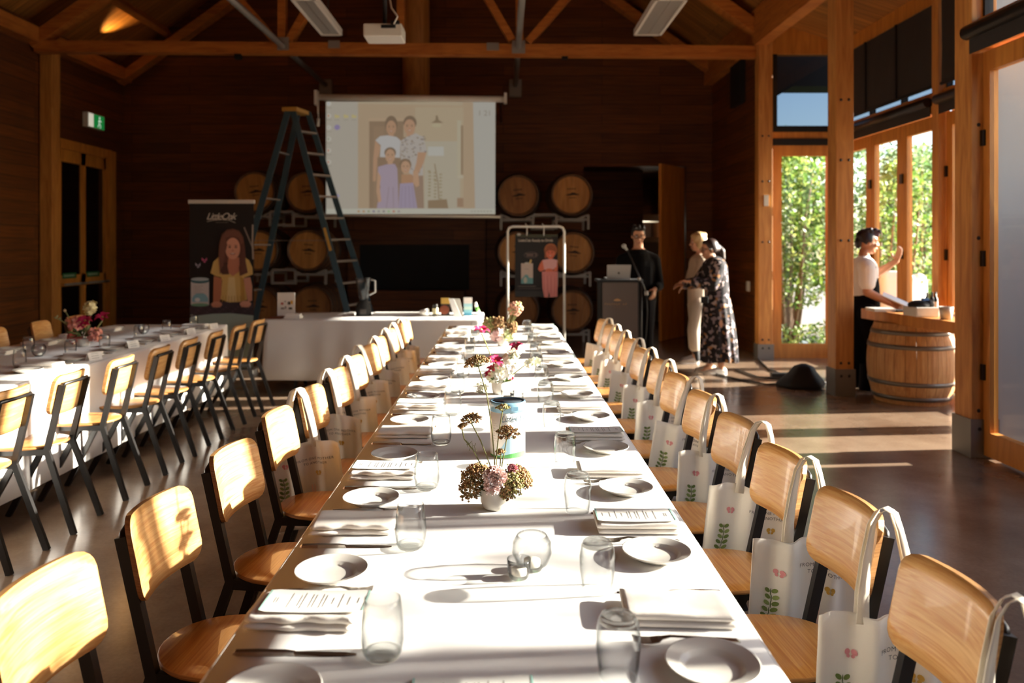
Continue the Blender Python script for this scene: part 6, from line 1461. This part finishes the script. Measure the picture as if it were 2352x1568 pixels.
# ---- waiter in the bay, facing right with one arm raised
Y = 8.25; p = lambda px, py, dy=0: P(px, py, Y)+Vector((0,dy,0))
o = thing('person', 'waiter with purple-tinted hair, white shirt and black apron raising one hand', 'person', (p(1982,0).x,Y,0), 0, None, world=True)
mb = MB(); at, HM = head(mb, p(1992,555), (1,-.12,0), 1.06, R(-4))
chain(mb, [p(1985,578), p(1983,600)], [.054,.060]); mb.cap(p(1982,615), p(1980,700), .125, .125, 16); mb.cap(p(1980,705), p(1980,725), .13, .12, 16)
for dy, kx in ((-.09,1986),(.09,1978)):
    chain(mb, [p(1981,720,dy), p(kx+2,810,dy), p(kx-4,888,dy)], [.088,.06,.042]); mb.cap(p(kx-4,893,dy), p(kx+24,898,dy), .038, .03)
na = [p(1975,617,-.17), p(1972,668,-.20), p(2016,692,-.26)]; fa = [p(1992,614,.15), p(2030,632,.20), p(2076,600,.16)]
chain(mb, na, [.058,.046,.032]); hand(mb, na[2], (.92,-.1,-.35), (.2,-.9,.4), 1.05, .9, -1)
chain(mb, fa, [.056,.046,.030]); hand(mb, fa[2], (.35,.05,.95), (.9,.35,-.1), 1.05, .45, 1, .3)
remesh(mb, 'body', M_SKIN, o, .007, 5, hx('#b57e5c')); eyes(o, at, 1.06, '#1c120c', HM)
mb = MB(); chain(mb, [p(1976,612,-.15), p(1983,606), p(1988,612,.14)], [.085,.085,.085]); mb.cap(p(1982,620), p(1981,690), .150, .140, 20); chain(mb, [p(1984,594), p(1983,602)], [.066,.072])
chain(mb, [na[0], na[0].lerp(na[1],.62)], [.085,.080]); chain(mb, [fa[0], fa[0].lerp(fa[1],.66)], [.082,.076])
remesh(mb, 'white_shirt', M_FABRIC, o, .009, 4, hx('#e9e6e2'))
AP = hx('#0f0d0f'); rings = []
for px, py, rx, ry in ((2000,638,.060,.11),(1990,655,.125,.135),(1984,680,.158,.150),(1983,705,.165,.155),(1985,740,.170,.165),(1986,790,.175,.175),(1986,830,.172,.178)):
    c = p(px,py); rings.append([Vector((c.x+rx*math.cos(a)*(1+.03*math.sin(7*a)*(py > 700)), Y+ry*math.sin(a), c.z)) for a in [2*math.pi*k/40 for k in range(40)]])
MB().loft(rings, 0, AP).build('black_apron', M_FABRIC, o)
mb = MB()
for s in (-1,1): mb.tube([p(2003,640,s*.09), p(1998,612,s*.11), p(1984,598,s*.075), p(1970,602,s*.03)], .014, 8, 0, AP)
mb.build('apron_straps', M_FABRIC, o)
mb = MB()
for dy, kx in ((-.09,1986),(.09,1978)): chain(mb, [p(1981,715,dy), p(kx+2,810,dy), p(kx-4,890,dy)], [.115,.090,.080])
remesh(mb, 'black_trousers', M_FABRIC, o, .01, 3, hx('#131114'))
mb = MB(); hb((0,-.020,.050),(.086,.100,.084)); hb((0,.050,.090),(.066,.052,.036)); hb((.064,-.02,.02),(.022,.058,.055)); hb((-.064,-.02,.02),(.022,.058,.055)); hb((0,-.085,-.012),(.062,.036,.066)); hb((0,.085,.075),(.05,.026,.026))
for q in range(14): hb((.06*math.sin(q*2.1),.03-.06*math.cos(q*1.3),.110+.012*math.sin(q*5)),(.024,.026,.022))
ctr = at(0,.09,.09); c1, c2 = hx('#1d1219'), hx('#5a3a66')
def hc(c):
    t = max(0, min(1, 1-(c-ctr).length/.11)); return tuple(a*(1-t)+b*t for a, b in zip(c1, c2))
remesh(mb, 'hair', M_HAIRM, o, .007, 2, hc)
for dy, kx in ((-.09,1974),(.09,1966)): z0 = Vector((0,0,-p(0,0).z)); sneaker(o, p(kx,0,dy)+z0, p(kx+58,0,dy)+z0, hx('#191617'))
a, b, c = na[2]+Vector((.06,-.01,-.02)), p(2010,672,-.22), p(2048,694,-.28)
tag(MB().bar(p(2006,672,-.20), p(2052,696,-.30), .012, .15,(.3,.9,.3)).build('clipboard', M_WHITE, None, p(2028,684,-.25), .003), 'white clipboard held in the waiter\'s lower hand', 'clipboard')
